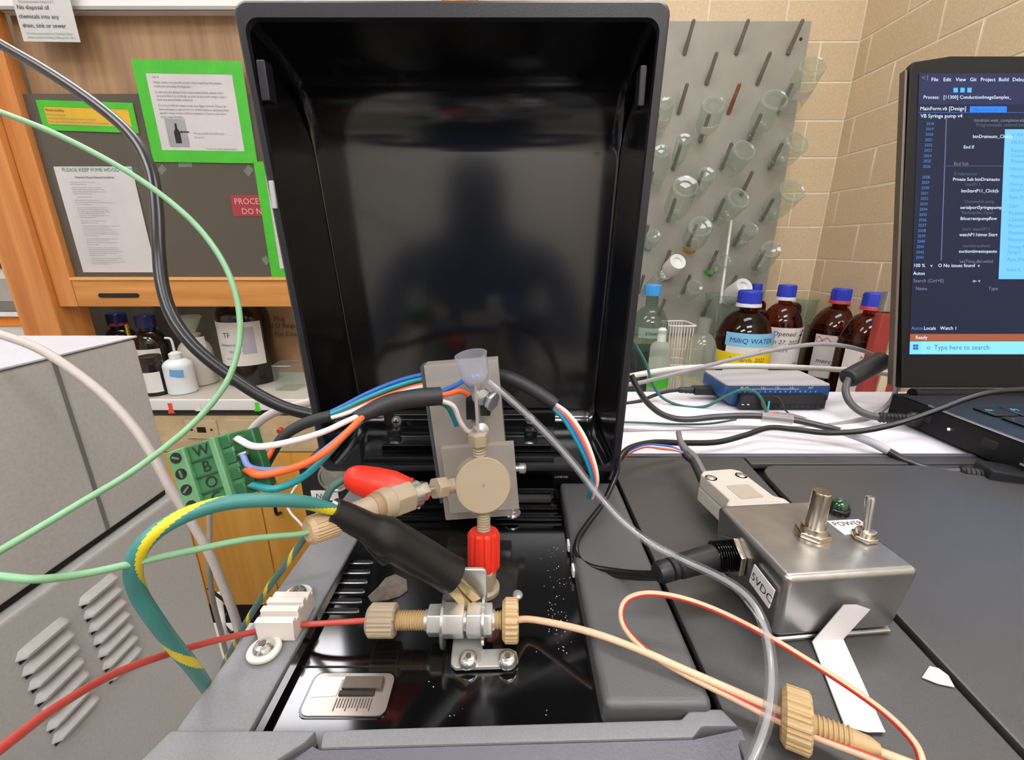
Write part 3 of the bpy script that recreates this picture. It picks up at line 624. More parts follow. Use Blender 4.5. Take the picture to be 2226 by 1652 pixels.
part('gap_strip', box(-.9, XS-.006, -.25, .39, -.2435, -.2365), GAPM, lo_)
part('case', box(-.9, XS+.004, -.25, .398, ZB, -.244, .004), MG, lo_)
for cx_, pts in ((0, ((170, 1320), (255, 1258))), (1, ((35, 1450), (148, 1345)))):
    a = PX(pts[0][0], pts[0][1], XS+.004); b = PX(pts[1][0], pts[1][1], XS+.004)
    z = (a.z+b.z)/2
    for k in range(7):
        zz = z - k*.0135 - (.0 if cx_ == 0 else 0)
        y0, y1 = min(a.y, b.y), max(a.y, b.y)
        prof = [(0, 0), (.006, .0015), (.0065, .004), (0, .0085)]
        g = G(); n = 10
        for i in range(n+1):
            s = i/n; e = min(1, math.sqrt(max(0, 1-(abs(2*s-1))**8))); yy = y0+(y1-y0)*s
            for (px_, pz_) in prof: g.v.append(Vector((XS+.0035+px_*e, yy, zz+.002+(pz_-.002)*max(e, .05))))
        for i in range(n):
            for j in range(3): p_ = i*4+j; g.f.append((p_, p_+4, p_+5, p_+1))
        g.m = [0]*len(g.f); part('louvre', g, MG, lo_, 50)
        part('louvre_slot', box(XS+.0036, XS+.0045, y0+.002, y1-.002, zz-.0022, zz+.0002), GAPM, lo_)
# ---------------------------------------------------------------- main instrument (photometer with open lid)
ins = thing('photometer', 'black bench photometer with its sample compartment lid open', 'instrument', (0, .16, ZB))
part('base_body', box(-.096, .46, .02, .262, ZB, ZP-.003, .004), BLACKP, ins)
part('rail', bevel(G([Vector(q) for q in ((-.1005, .088, ZP-.03), (-.0755, .088, ZP-.03), (-.0755, .226, ZP-.03), (-.0965, .226, ZP-.03),
     (-.0985, .090, ZD), (-.0765, .090, ZD), (-.0735, .226, ZD), (-.0945, .226, ZD))], list(BF)), .0012), ARMG, ins, label='dark grey left rail of the compartment')
pl = part('sample_plate', box(-.0735, .0285, .080, .226, ZP-.0025, ZP, .0006), mat('plate_gloss', '060607', .10, spec=1.0, bump=(25, .015, .001)), ins)
part('rail', box(.0275, .0605, .0945, .222, ZP-.02, -.1305, .0025, 3), mat('arm_dark', '545454', .42, spec=.5, bump=(1400, .2, .0003)), ins, label='dark right rail of the compartment')
part('rail_liner', box(-.0755, -.0732, .082, .226, ZP, ZD-.0012), BLACKG, ins)
part('rail_hole', lathe([(.0017, 0), (.0017, .0006)], 14).xf(frame((.0300, .0965, -.1327), (-.2, -.6, .75))), GAPM, ins)
part('deck_panel', prism([(.064, .02), (.1365, .02), (.1548, .262), (.064, .262)], ZP, ZD, .0012), DECK, ins)
pts = [(.1380, .02), (.46, .02), (.46, .2505), (.170, .2505), (.1640, .2490), (.1590, .2440), (.1567, .236)]
part('deck_panel', prism(pts, ZP, ZD+.0002, .0012), DECK, ins)
part('deck_edge', prism([(.1552, .2525), (.46, .2525), (.46, .262), (.1558, .262)], ZP, ZD, .0010), DECK, ins)
part('deck_edge', box(.064, .46, .2622, .2665, ZP-.02, ZD+.0006, .001), mat('edge_grey', '55555a', .5), ins)
# front bezel: flat wedge on the left, narrow lip and sloping face in the middle
zt = -.1335
part('bezel_end', prism([(-.112, .050), (-.074, .074), (-.0585, .0862), (-.0565, .0895), (-.0985, .0895)], ZP-.03, zt, .0008), ARMG, ins)
lip = [(-.0545, .0895), (.0500, .0925), (.0540, .0955), (.0635, .0955), (.0660, .0905), (.0555, .0905), (.0515, .0875), (-.0535, .0848)]
part('bezel_lip', prism(lip, ZP-.02, zt, .0007), ARMG, ins)
fc = [(-.0560, .0855, zt-.0006), (-.0535, .0845, zt-.0006), (.0515, .0872, zt-.0006), (.0665, .0900, zt-.0006), (.0700, .050, -.150), (-.112, .050, -.150), (-.0745, .0737, zt-.001)]
g = G([Vector(q) for q in fc]+[Vector((x, y, ZP-.03)) for x, y, z in fc], [tuple(range(6, -1, -1)), tuple(range(7, 14))]+[(i, (i+1) % 7, 7+(i+1) % 7, 7+i) for i in range(7)]); g.m = [0]*9
part('bezel_face', g, mat('bezel_face', '56535c', .42, spec=.5, bump=(1200, .35, .0004)), ins)
# window in the plate with a metal stage and scale
wx0, wx1, wy0, wy1 = [q*KP for q in (-.0712, -.0425, .1045, .1195)]
fr = part('window_frame', G().add(prism(rrect(wx0-.0008, wx1+.0008, wy0-.0006, wy1+.0008, .003), ZP-.001, ZP+.0003)), BLACKG, pl)
part('metal_stage', prism(rrect(wx0, wx1, wy0, wy1, .0026), ZP+.0003, ZP+.0006), mat('stage_metal', 'a59a90', .3, .85), pl)
part('stage_block', box(-.0600*KP, -.0460*KP, .1130*KP, .1175*KP, ZP+.0006, ZP+.0018, .0003), mat('stage_block', '6e655c', .35, .8), pl)
part('stage_slot', box(-.0605*KP, -.0480*KP, .1110*KP, .1128*KP, ZP+.0006, ZP+.0012, .0003), mat('stage_slot', '3a342e', .4, .6), pl)
part('bright_tab', prism([(x_*KP, y_*KP) for x_, y_ in ((-.0700, .1105), (-.0612, .1112), (-.0610, .1170), (-.0585, .1178), (-.0680, .1180))], ZP+.0006, ZP+.0008), mat('tab_white', 'f0eeee', .4), pl)
for i in range(13):
    x = (-.0605+i*.0010)*KP; part('scale_tick', box(x, x+.00028, .1070*KP if i % 4 else .1060*KP, .1102*KP, ZP+.0006, ZP+.00075), mat('tick_dark', '40382f', .5), pl)
part('plate_groove', box(-.0725, -.030, .1222*KP, .1228*KP, ZP-.0004, ZP+.0002), GAPM, pl)
for i in range(6):                                                     # cooling slots on the left of the plate
    a = PZ(770-8*i*1.0, 1222+21*i, ZP); yy = a.y
    x0 = PZ(744-10*i, 1222+21*i, ZP).x; x1 = PZ(810-6*i, 1222+21*i, ZP).x
    s = part('vent_slot', prism(rrect(x0, x1, yy-.0011, yy+.0011, .001, 3), ZP+.00005, ZP+.0003), GAPM, pl)
    part('slot_edge', tube([(x0, yy-.0013, ZP+.0004), (x1-.0008, yy-.0013, ZP+.0004), (x1, yy-.0004, ZP+.0004)], .00035, 6, 3), mat('slot_edge', '8a8a8a', .2, .5), s)
rs = [(845, 1305), (808, 1310), (800, 1298), (822, 1278), (838, 1258), (860, 1250), (884, 1262), (886, 1285), (868, 1298)]
part('residue', prism([PZ(u, v, ZP).xy for u, v in rs], ZP, ZP+.0005), mat('residue', '6b5f55', .7, nz=(300, .3)), pl, label='dried brown residue')
for (u, v, r_) in ((1125, 1294, .0022),):
    q = PZ(u, v, ZP); sw = part('plate_screw', lathe([(r_, 0), (r_, .0006), (r_*.7, .0014), (0, .0016)], 18).mv(q), STEEL, pl)
c_ = PZ(1085, 1290, ZP); part('dark_disc', lathe([(.011, 0), (.011, .0008), (.0104, .001)], 36).mv(PZ(1060, 1283, ZP)), mat('disc_dark', '1c1c1c', .6), pl)
rng = random.Random(5)
g = G()
for k in range(90):                                                   # salt specks along the right edge of the plate
    u, v = rng.gauss(1210, 14) if k < 80 else rng.uniform(900, 1200), rng.uniform(1190, 1420) if k < 80 else rng.uniform(1380, 1560); q = PZ(u, v, ZP); s = rng.uniform(.00006, .00017)
    g.add(box(q.x-s, q.x+s, q.y-s, q.y+s, ZP, ZP+s))
o = part('salt_specks', g, mat('salt', 'c8c8c8', .6), pl, flat=True); o['kind'] = 'stuff'
# compartment rear: stepped black ledges
part('ledge', box(-.0735, .0270, .196, .224, ZP, ZP+.003, .001), BLACKG, ins); part('ledge', box(-.0600, .0250, .2015, .224, ZP+.0031, ZP+.006, .001), BLACKG, ins)
part('ledge_block', box(-.0715, .0235, .2075, .224, ZP+.0061, -.1265, .001), BLACKG, ins); part('slide_block', box(.0000, .0215, .2035, .2074, ZP+.0061, -.1290, .0012), mat('slide_grey', '3e3a36', .4, .3), ins)
part('housing', box(-.126, .064, .2785, .300, ZB, -.117, .003), BLACKP, ins); part('tower', box(-.1255, -.0765, .2262, .2784, ZB, -.1235, .002), BLACKP, ins)
part('tower', box(-.0764, .0625, .2262, .2784, ZB, -.1245, .002), BLACKP, ins)
for (u, v) in ((1113, 1112),):
    q = PZ(u, v, ZP+.003); part('ledge_screw', lathe([(.0046, 0), (.0046, .0007), (.0034, .0008), (.0032, .0022), (.002, .003), (0, .0031)], 20).mv(q.x, .1990, ZP+.003), CHROME, ins)
q = PZ(815, 1190, ZP+.0)
part('bolt_head', lathe([(.0016, 0), (.0016, .004), (.0026, .004), (.0028, .0065), (.002, .0075)], 14).xf(frame(PY(1112, 1018, .2), (1, 0, 0))), STEEL, ins)
for (u, v) in ((1232, 1195), (1234, 1250)): part('white_clip', box(.0262, .0274, PZ(u, v, -.138).y-.0025, PZ(u, v, -.138).y+.0025, -.1375, -.1335, .0005), WHITE, ins)
# badge, label and lettering on the rear tower
q = PY(727, 1037, .2262)
bd = part('badge', lathe([(.0093, 0), (.0093, .0012), (.0080, .0016), (.0078, .0008), (.0070, .0008), (.0, .0012)], 40).xf(frame(q, (0, -1, 0))), mat('badge_silver', 'c2c0be', .22, 1.0), ins)
a = PY(676, 1066, .2262)
lb = part('paper_label', prism([(0, -.0065), (.016, -.0065), (.016, 0), (0, 0)], 0, .0005).xf(frame(a, (0, -1, 0), (1, 0, 0))), PAPER, ins)
part('handwriting', txt('Nev', .0048, shear=.2).xf(frame(a+Vector((.0022, -.0007, -.0050)), (0, -1, 0), (1, 0, 0))), INK, lb, flat=True)
part('lettering', txt('IOMETER', .0019).xf(frame(PY(1206, 1039, .2255), (0, -1, 0), (1, 0, 0))), WHITE, ins, flat=True)
# ---- lid
LF, LB = .215, .276
def loop(xlb, xrb, xlt, xrt, zb, zt_, y, r, n=5):
    """rounded trapezium in the plane y"""
    p = []
    cs = ((xrt, zt_, 0), (xlt, zt_, 1), (xlb, zb, 2), (xrb, zb, 3))
    for (x, z, k) in cs:
        sx_ = -1 if k in (0, 3) else 1; sz_ = -1 if k in (0, 1) else 1
        for i in range(n+1):
            a_ = PI/2*k + PI/2*i/n; p.append(Vector((x+sx_*r+r*math.cos(a_), y, z+sz_*r+r*math.sin(a_))))
    return p
def bridge(loops, cap0=False, cap1=False):
    n = len(loops[0]); g = G([q for l in loops for q in l])
    for k in range(len(loops)-1):
        for i in range(n): j = (i+1) % n; g.f.append((k*n+i, k*n+j, (k+1)*n+j, (k+1)*n+i))
    if cap0: g.f.append(tuple(range(n-1, -1, -1)))
    if cap1: g.f.append(tuple((len(loops)-1)*n+i for i in range(n)))
    g.m = [0]*len(g.f); return g
O = (-.1060, .0600, -.1150, .0655, -.1205, .0965)
def inset(d, db=None, dt=None): db = d if db is None else db; dt = d if dt is None else dt; return (O[0]+d, O[1]-d, O[2]+d, O[3]-d, O[4]+db, O[5]-dt)
LIDM = mat('lid_satin', '1a1a20', .38, spec=.5, bump=(1400, .2, .0003)); LIDIN = mat('lid_inside', '0a0a0b', .14, spec=.9)
lid = part('lid', bridge([loop(*inset(.004), LB, .005), loop(*O, LB-.004, .006), loop(*O, LF+.0012, .005), loop(*inset(.0012), LF, .0045),
                          loop(*inset(.0040, .0028, .0062), LF, .0055), loop(*inset(.0046, .0034, .0070), LF+.002, .0055)], cap0=True), LIDM, ins)
part('lid_lining', bridge([loop(*inset(.0046, .0034, .0070), LF+.002, .0055), loop(*inset(.0048, .0038, .011), .235, .006), loop(*inset(.0049, .0045, .016), .248, .006),
                           loop(*inset(.0050, .0065, .023), .257, .006), loop(*inset(.0052, .010, .032), .263, .006), loop(*inset(.0056, .014, .041), .2660, .006), loop(*inset(.0064, .018, .046), .2664, .006), loop(*inset(.0072, .0188, .0468), .2664, .006)], cap1=True), LIDIN, lid, 60)
part('latch_rib', box(-.1085, -.1045, LF-.0006, LF+.006, .060, .0755, .0008), LIDM, lid); part('latch_rib', box(.0545, .0575, LF-.0004, LF+.006, .058, .0735, .0008), LIDM, lid)
q = PY(592, 423, LF-.001); part('catch_plate', box(q.x-.0012, q.x+.0012, LF-.001, LF+.004, q.z-.006, q.z+.006, .0005), mat('catch_light', 'b4b0b4', .35), lid)
# hinge strip along the lower inside of the lid
zA = PY(1000, 893, .262).z; zB = PY(1000, 932, .262).z
hs = part('hinge_strip', box(-.083, .0280, .2600, .2645, zB, zA, .0006), mat('hinge_black', '0c0c0d', .25, spec=.5), lid)
for v_ in (901, 912):
    zz = PY(1000, v_, .2598).z; part('strip_line', box(-.076, .012, .2594, .2601, zz-.00025, zz+.00025), mat('line_grey', '77777a', .3, .6), hs)
part('hinge_rod', rod((-.077, .2530, PY(1000, 950, .253).z), (.0215, .2530, PY(1000, 950, .253).z), .0024, 14), mat('rod_dark', '1a1a1c', .15, .7), lid)
part('ledge_bar', box(-.085, .0240, .2220, .2250, -.1172, -.1150, .0006), mat('ledge_satin', '2a2a2c', .2, .6), lid); part('ledge_bar', box(-.077, .0300, .2320, .2345, -.1165, -.1120, .0006), BLACKG, lid)
for (u1, v1, u2, v2) in ((862, 916, 857, 965), (1153, 912, 1150, 965)):
    c = PY(u1, v1, .2592); sc_ = part('hinge_screw', lathe([(.0036, 0), (.0036, .0006), (.003, .0016), (.0016, .002), (0, .002)], 18).xf(frame((c.x, .2600, c.z), (0, -1, 0))), CHROME, lid)
    for (x0, x1, y0, y1) in ((-.0018, .0018, -.00045, .00045), (-.00045, .00045, -.0018, .0018)): part('screw_cross', box(c.x+x0, c.x+x1, .2577, .2581, c.z+y0, c.z+y1), mat('cross_dark', '3a3a3a', .5, .5), sc_)
    zr = PY(1000, 950, .253).z
    part('hinge_clip', bevel(G().add(box(c.x-.0042, c.x+.0042, .2500, .2600, zr-.0034, zr+.0058)), .0012), mat('clip_dark', '222225', .2, .5), lid)
    d = PY(u2, v2, .243); part('hinge_screw', lathe([(.0034, 0), (.0034, .0006), (.0026, .0014), (0, .0016)], 18).mv(d.x, .2430, -.1170), CHROME, lid)
# ================================================================ fittings in the sample compartment
def knob(p, d, L_, r, n=24, dome=.0012, hole=.0015, amp=.035):
    """knurled finger-tight head: p where the tubing enters, d the axis"""
    pr = [(hole, 0), (r-dome, 0), (r, dome), (r, L_-.0006), (r-.0006, L_), (hole, L_)]
    return lathe(pr, n*4, lambda a, k: 1+amp*(1 if math.sin(n*a) > 0 else -.6) if k in (2, 3) else 1).xf(frame(p, d))
def thread(p, d, L_, r, pitch=.0009):
    n = max(2, int(L_/pitch)); pr = [(r*.85, 0)]
    for i in range(n): z = i*L_/n; pr += [(r*.86, z+L_/n*.1), (r, z+L_/n*.4), (r, z+L_/n*.6), (r*.86, z+L_/n*.9)]
    return lathe(pr+[(r*.85, L_)], 20).xf(frame(p, d))
def hexn(p, d, L_, r, ph=0, ch=.0004, x=None): return prism(ngon(6, r, ph), 0, L_, ch, 1).xf(frame(p, d, x))
# ---- union held by a steel bracket; its axis runs along x
UZ = -.1297; UY = PZ(960, 1348, UZ).y
def ux(u): return PZ(u, 1348, UZ).x
D = Vector((1, 0, 0))
br = thing('union_bracket', 'flat steel bracket with two screws carrying the union', 'bracket', (-.012, .12, ZP))
bp = [PZ(u, v, ZP).xy for u, v in ((980, 1452), (990, 1462), (1115, 1458), (1127, 1445), (1123, 1425), (1108, 1418), (1050, 1420), (1046, 1372), (988, 1372), (982, 1430))]
part('foot', prism(bp, ZP+.0006, ZP+.0021, .0003, 1), STEEL, br)
part('upright', prism(rrect(-.0245, -.0093, 0, .0240, .002, 4), 0, .0015, .0003, 1).xf(frame((0, UY+.0078, ZP+.0021), (0, -1, 0), (1, 0, 0))), STEEL, br)
for (u, v) in ((1018, 1438), (1103, 1438)):
    q = PZ(u, v, ZP+.002); s = part('screw', lathe([(.0034, 0), (.0034, .0009), (.0029, .0021), (.0020, .0027), (.0011, .0027), (.0010, .0012), (0, .0012)], 24).mv(q), CHROME, br)
    part('hex_socket', prism(ngon(6, .0010), 0, .0003).mv(q.x, q.y, q.z+.0025), mat('socket_dark', '5a5048', .5, .4), s)
un = thing('tube_union', 'steel hex union clamped between two washers over the black plate', 'union', (ux(1000), UY, UZ-.005))
U = lambda u: Vector((ux(u), UY, UZ))
for (a, b, r) in ((932, 964, .0056), (968, 1010, .0062), (1016, 1049, .0062), (1053, 1071, .0060)): part('hex_body', hexn(U(a), D, (U(b)-U(a)).length, r, PI/6, x=(0, 0, 1)), STEEL, un)
part('core', rod(U(925), U(1075), .0036, 18), STEEL, un)
for u in (964, 1049): part('washer', lathe([(.0035, 0), (.0092 if u < 1000 else .0080, 0), (.0092 if u < 1000 else .0080, .0009), (.0035, .0009)], 26).xf(frame(U(u), D)), CHROME, un)
f1 = thing('finger_tight_fitting', 'ribbed beige finger tight fitting on the red tubing, at the union', 'fitting', U(832)-Vector((0, 0, .005)), 'finger tight fittings')
part('knurled_head', knob(U(800), D, ux(862)-ux(800), .0056), PEEK, f1); part('threaded_shaft', thread(U(862), D, ux(927)-ux(862), .0034), PEEK2, f1)
f2 = thing('finger_tight_fitting', 'wide thin yellowish finger tight fitting on the right of the union', 'fitting', U(1110)-Vector((0, 0, .007)), 'finger tight fittings')
part('knurled_head', knob(U(1092), D, ux(1127)-ux(1092), .0073), PEEK2, f2); part('threaded_shaft', thread(U(1072), D, ux(1092)-ux(1072), .0032), PEEK2, f2)
# ---- red tubing on the left, through the clamp, out towards us
REDT = mat('tubing_red', 'b9463c', .4); TUBEB = mat('tubing_beige', 'dcb795', .45)
solo('red_tubing', tube([U(806), PZ(700, 1355, -.1308), PZ(630, 1360, -.1332), PZ(560, 1372, -.1338), PT(470, 1392, .142), PT(370, 1420, .126), PT(250, 1464, .109), PT(130, 1532, .093), PT(40, 1598, .082), PT(-50, 1668, .074)], .00100, 10, 6), REDT,
     'thin red tubing running from the union out to the lower left', 'tubing')
# ---- ribbed cable clamp on the left rail
cl = thing('cable_clamp', 'ribbed white plastic cable clamp screwed to the left rail', 'cable clamp', (-.083, .125, ZD))
CLM = mat('clamp_white', 'd8d0c6', .5)
ca = PZ(572, 1418, ZD); cb = PZ(628, 1338, ZD)
y0c, y1c = ca.y+.0042, ca.y+.0205
prof = [(0, 0), (0, .0055)]
nr_ = 4
for i in range(nr_):
    s0 = (y1c-y0c)*i/nr_; s1 = (y1c-y0c)*(i+.62)/nr_; s2 = (y1c-y0c)*(i+1)/nr_
    zt_ = .0075+.0022*math.sin(PI*(i+.6)/nr_); prof += [(s0, zt_), (s1, zt_), (s1, zt_-.0018), (s2, zt_-.0018)]
prof += [(y1c-y0c, .0055), (y1c-y0c, 0)]
xc = ca.x+.0006
part('saddle', prism(prof, -.0068, .0068, .00035, 1).xf(Matrix(((0, 0, 1, xc+.002), (1, 0, 0, y0c), (0, 1, 0, ZD+.0003), (0, 0, 0, 1)))), CLM, cl)
for (yy, s) in ((ca.y, 1), (y1c+.004, 0)):
    part('tab', prism(rrect(xc-.0055, xc+.0055, yy-.0052, yy+.0052, .0050, 6), ZD+.0003, ZD+.0020, .0004, 1), CLM, cl)
    sw = part('screw', lathe([(.0036, 0), (.0036, .0006), (.0028, .0018), (.0014, .0022), (.0013, .0012), (0, .0012)], 22).mv(xc, yy, ZD+.002), CHROME, cl)
    part('hex_socket', prism(ngon(6, .0012), 0, .0003).mv(xc, yy, ZD+.0041), mat('socket_dark', '', .5), sw)
# ---- acrylic holder with disc valve
VY = .170
ACR = glass('acrylic', 'e6e8ea', .55, 'ece4d8', 1.49, .03)  # beige haze stands in for the pale reflection on the acrylic faces
ah = thing('acrylic_holder', 'clear acrylic upright holding the sensor and the beige disc valve', 'holder', (-.02, .19, -.128))
rollm = Matrix.Translation((-.018, .186, -.09)) @ Matrix.Rotation(math.radians(-4.5), 4, 'Y')
part('upright_block', box(-.0185, .0150, 0, .0085, -.040, .0405, .0006).xf(rollm), ACR, ah)
part('thin_plate', box(-.0150, .0190, -.0040, -.0002, -.0335, .0015, .0005).xf(rollm), ACR, ah)
part('edge_tape', box(-.0200, -.0187, .0002, .0083, -.030, .040).xf(rollm), mat('edge_grey2', '4a4a50', .4), ah)
n = Vector((.22, -.90, .30)).normalized()
Cd = PT(1051, 1056, .1745); RD = .01145
dv = thing('disc_valve', 'round beige disc valve with threaded ports at top, left and bottom', 'valve', Cd-Vector((0, 0, RD)))
part('disc', lathe([(RD-.0006, -.0085), (RD, -.0080), (RD, -.0005), (RD-.0005, 0), (.0006, 0), (.0004, -.0003), (0, -.0003)], 64).xf(frame(Cd, n)), PEEK, dv)
Cm = Cd - n*.0042
upv = (Vector((0, 0, 1)) - n*n.z).normalized(); lfv = Vector((-1, 0, 0)); lfv = (lfv - n*lfv.dot(n)).normalized()
# top port
ptop = PT(1043, 998, .183); nut_t = PT(1042, 982, .1835); ax_t = Vector((-.04, .02, 1)).normalized()
part('port_thread', thread(Cm+upv*(RD-.001), ax_t, .0062, .0029, .0012), PEEK, dv)
tn = thing('hex_fitting', 'small beige hex fitting in the top port of the disc valve', 'fitting', Cm+upv*(RD+.004), 'hex fittings on the valve')
tb0 = Cm+upv*(RD-.001)+ax_t*.0062
part('hex_head', hexn(tb0, ax_t, .0052, .0044, .3), PEEK, tn); part('needle', rod(tb0+ax_t*.005, tb0+ax_t*.026, .0007, 8), STEEL, tn)
# left port
ax_l = (PT(900, 1089, .166)-PT(985, 1073, .181)).normalized()
pl0 = Cm+lfv*(RD-.0012); part('port_thread', thread(pl0, ax_l, .0066, .0029, .0012), PEEK, dv)
ln = thing('hex_fitting', 'small beige hex fitting in the left port of the disc valve', 'fitting', pl0+ax_l*.008-Vector((0, 0, .004)), 'hex fittings on the valve')
part('hex_head', hexn(pl0+ax_l*.0066, ax_l, .0050, .0045, .2), PEEK, ln); part('needle', rod(pl0+ax_l*.011, pl0+ax_l*.018, .0006, 8), STEEL, ln)
# bottom port, red coupler and foot nut
dn = Vector((0, 0, -1)); pb0 = Cm-upv*(RD-.0012)
foot = PZ(1052, 1283, ZP+.001); foot.z = ZP+.001
dn = (foot-pb0).normalized(); Lb = (foot-pb0).length
part('port_thread', thread(pb0, dn, Lb*.36, .0028, .0010), PEEK, dv)
rc = thing('red_coupler', 'bright red fluted coupler below the disc valve', 'coupler', pb0+dn*(Lb*.62), None)
a = PT(1050, 1140, .189); s0 = (a-pb0).dot(dn)
REDP = mat('red_plastic', 'd8301c', .4)
part('fluted_sleeve', lathe([(.0034, .0), (.0058, .0), (.0064, .0012), (.0064, .0150), (.0058, .0164), (.0034, .0164)], 80, lambda q, k: 1+.05*(1 if math.cos(10*q) > -.2 else -1.3) if k in (2, 3) else 1).xf(frame(pb0+dn*(Lb*.27), dn)), REDP, rc)
part('threaded_pin', thread(pb0+dn*(Lb*.68), dn, Lb*.16, .0026, .0009), PEEK, rc)
fnut = thing('foot_nut', 'beige hex nut and flange standing on the glossy plate', 'fitting', foot)
part('hex_body', hexn(foot+Vector((0, 0, .0028)), (0, 0, 1), .0082, .0054, .25), PEEK, fnut); part('flange', lathe([(.0062, 0), (.0066, .0004), (.0066, .0022), (.0056, .0030)], 36).mv(foot), PEEK, fnut)
# sensor, screws and funnel cup on the acrylic
SY = .1795
sen = thing('slot_sensor', 'black slotted optical sensor clipped around the needle', 'sensor', PY(1038, 912, SY-.004))
for (u0, u1, v0, v1) in ((1012, 1036, 868, 913), (1043, 1066, 868, 905)):
    a, b = PY(u0, v0, SY-.006), PY(u1, v1, SY-.006); part('sensor_arm', box(a.x, b.x, SY-.006, SY+.004, b.z, a.z, .0005), BLACKP, sen)
a, b = PY(1012, 866, SY+.0), PY(1066, 880, SY); part('sensor_base', box(a.x, b.x, SY+.0042, SY+.0062, b.z-.002, a.z+.001, .0004), BLACKP, sen)
for nm, (u, v), (ub, vb), r, lab in (('upper', (1046, 862), (1012, 838), .0030, 'zinc pan head screw with standoff above the sensor'), ('lower', (1046, 934), (1030, 922), .0027, 'zinc pan head screw below the sensor')):
    A = PT(ub, vb, .190 if nm == 'upper' else .189); B = PT(u, v, .177); d = (B-A).normalized()
    s = thing('pan_screw', lab, 'screw', B-Vector((0, 0, r)), 'screws on the acrylic holder')
    part('standoff', rod(A, B, r*.82, 14), ZINC, s); part('head', lathe([(r*.9, -.001), (r*1.25, -.001), (r*1.3, .0), (r*1.1, .0014), (r*.5, .0020), (0, .0021)], 20).xf(frame(B, d)), ZINC, s)
    if nm == 'upper': part('wing', hexn(B+Vector((.0035, .001, -.002)), Vector((.8, -.5, -.2)), .0022, .0044), ZINC, s)
cu = thing('funnel_cup', 'small translucent cup standing over the sensor', 'cup', PT(1040, 838, .172))
A = PT(1037, 836, .171); d = Vector((-.0020, -.0016, .0126)); B = A+d
CUPM = glass('cup_plastic', 'f4f5f8', .22, 'eef0f6', 1.5, .06)
H_ = d.length
part('cup_wall', lathe([(.0010, -.002), (.0013, 0), (.0034, .0009), (.0050, .0026), (.0058, .0052), (.0061, H_*.97), (.0064, H_), (.0057, H_), (.0053, .0056), (.0045, .0032), (.0030, .0016), (.0008, .0010)], 36, caps=False).xf(frame(A, d)), CUPM, cu)
# ---- inline assembly on the left port: steel nut, beige union, knurled head
il = thing('inline_union', 'beige hex union with a steel nut leading left from the disc valve', 'union', PT(845, 1130, .155))
A, B = pl0+ax_l*.016, PT(695, 1146, .130); dd = (B-A).normalized()
def al(u): # parameter along the line whose image column is u
    t = 0.0
    lo, hi = 0.0, (B-A).length*1.3
    for _ in range(40):
        mid = (lo+hi)/2; q = A+dd*mid; uu = 1113+FPX*q.x/(q.y*CP-q.z*SP)
        if uu > u: lo = mid
        else: hi = mid
    return lo
def seg_(u0, u1): return A+dd*al(u0), al(u1)-al(u0)
p, l = seg_(924, 897); part('steel_nut', hexn(p, dd, l, .0040, .1), CHROME, il)
p, l = seg_(905, 884); part('steel_collar', lathe([(.0030, 0), (.0052, .0002), (.0052, l*.8), (.003, l)], 20).xf(frame(p, dd)), CHROME, il)
p, l = seg_(888, 845); part('hex_body', hexn(p, dd, l, .0060, .35), PEEK, il)
p, l = seg_(846, 822); part('collar', lathe([(.0056, 0), (.0058, .0006), (.0054, l)], 28).xf(frame(p, dd)), PEEK, il)
p, l = seg_(823, 806); part('brown_ring', lathe([(.0048, 0), (.0050, l*.5), (.0047, l)], 28).xf(frame(p, dd)), mat('ring_brown', '94775c', .45), il)
p, l = seg_(807, 735); part('shaft', lathe([(.0044, 0), (.0040, l*.5), (.0036, l)], 24).xf(frame(p, dd)), PEEK, il)
p, l = seg_(733, 668)
f3 = thing('finger_tight_fitting', 'beige ribbed finger tight fitting at the end of the green tubing', 'fitting', p+dd*l-Vector((0, 0, .004)), 'finger tight fittings')
part('knurled_head', knob(p+dd*l, -dd, l, .0042, 26), mat('peek_tan', 'b89c78', .5), f3)
gend = p+dd*l
# ---- green tubing loop
GT = mat('tubing_green', '7fae84', .38)
gp = [(-60, 218, .128), (0, 243, .128), (110, 286, .128), (230, 346, .128), (330, 408, .128), (415, 478, .128), (472, 548, .128), (506, 618, .128), (521, 690, .128), (517, 760, .127), (493, 830, .125), (440, 900, .122), (368, 965, .117),
      (280, 1030, .111), (180, 1090, .104), (80, 1150, .098), (0, 1197, .093), (-60, 1232, .088), (-75, 1248, .086), (-40, 1252, .085), (0, 1253, .085), (80, 1259, .087), (180, 1248, .093), (300, 1222, .100), (420, 1196, .108), (540, 1172, .116)]
solo('green_tubing', tube([PT(*q) for q in gp]+[gend+(-dd)*(-.002), gend-dd*.002], .00082, 10, 6), GT, 'thin pale green tubing looping across the left side', 'tubing')
# ---- alligator clips
def boot(pts, rs, m, parent, flat=.9): return part('boot', tube(pts, rs, 20, 6), m, parent)
bc = thing('black_alligator_clip', 'black rubber booted alligator clip biting the bracket upright', 'alligator clip', PT(900, 1260, .158))
BB = mat('boot_black', '141414', .35, spec=.5)
pa = [PT(722, 1108, .131), PT(752, 1122, .134), PT(800, 1146, .139), PT(838, 1166, .143), PT(900, 1202, .150), PT(955, 1234, .1555), PT(984, 1251, .158)]
boot(pa, [.0037, .0042, .0047, .0066, .0067, .0066, .0068], BB, bc)
part('boot_ridge', tube([PT(800, 1185, .1385), PT(838, 1212, .142), PT(846, 1200, .143), PT(900, 1235, .149)], [.0012, .0026, .0026, .0012], 10, 5), BB, bc)
for s, (u, v) in ((0, (722, 1092)), (1, (716, 1120))): part('crimp', tube([PT(u, v, .131), PT(u+12, v+6, .1315)], .0009, 8, smooth=False), STEEL, bc)
BRS = mat('jaw_brass', 'b8a27a', .3, .9)
j0, j1 = PT(980, 1262, .1545), PT(1042, 1314, .1595)
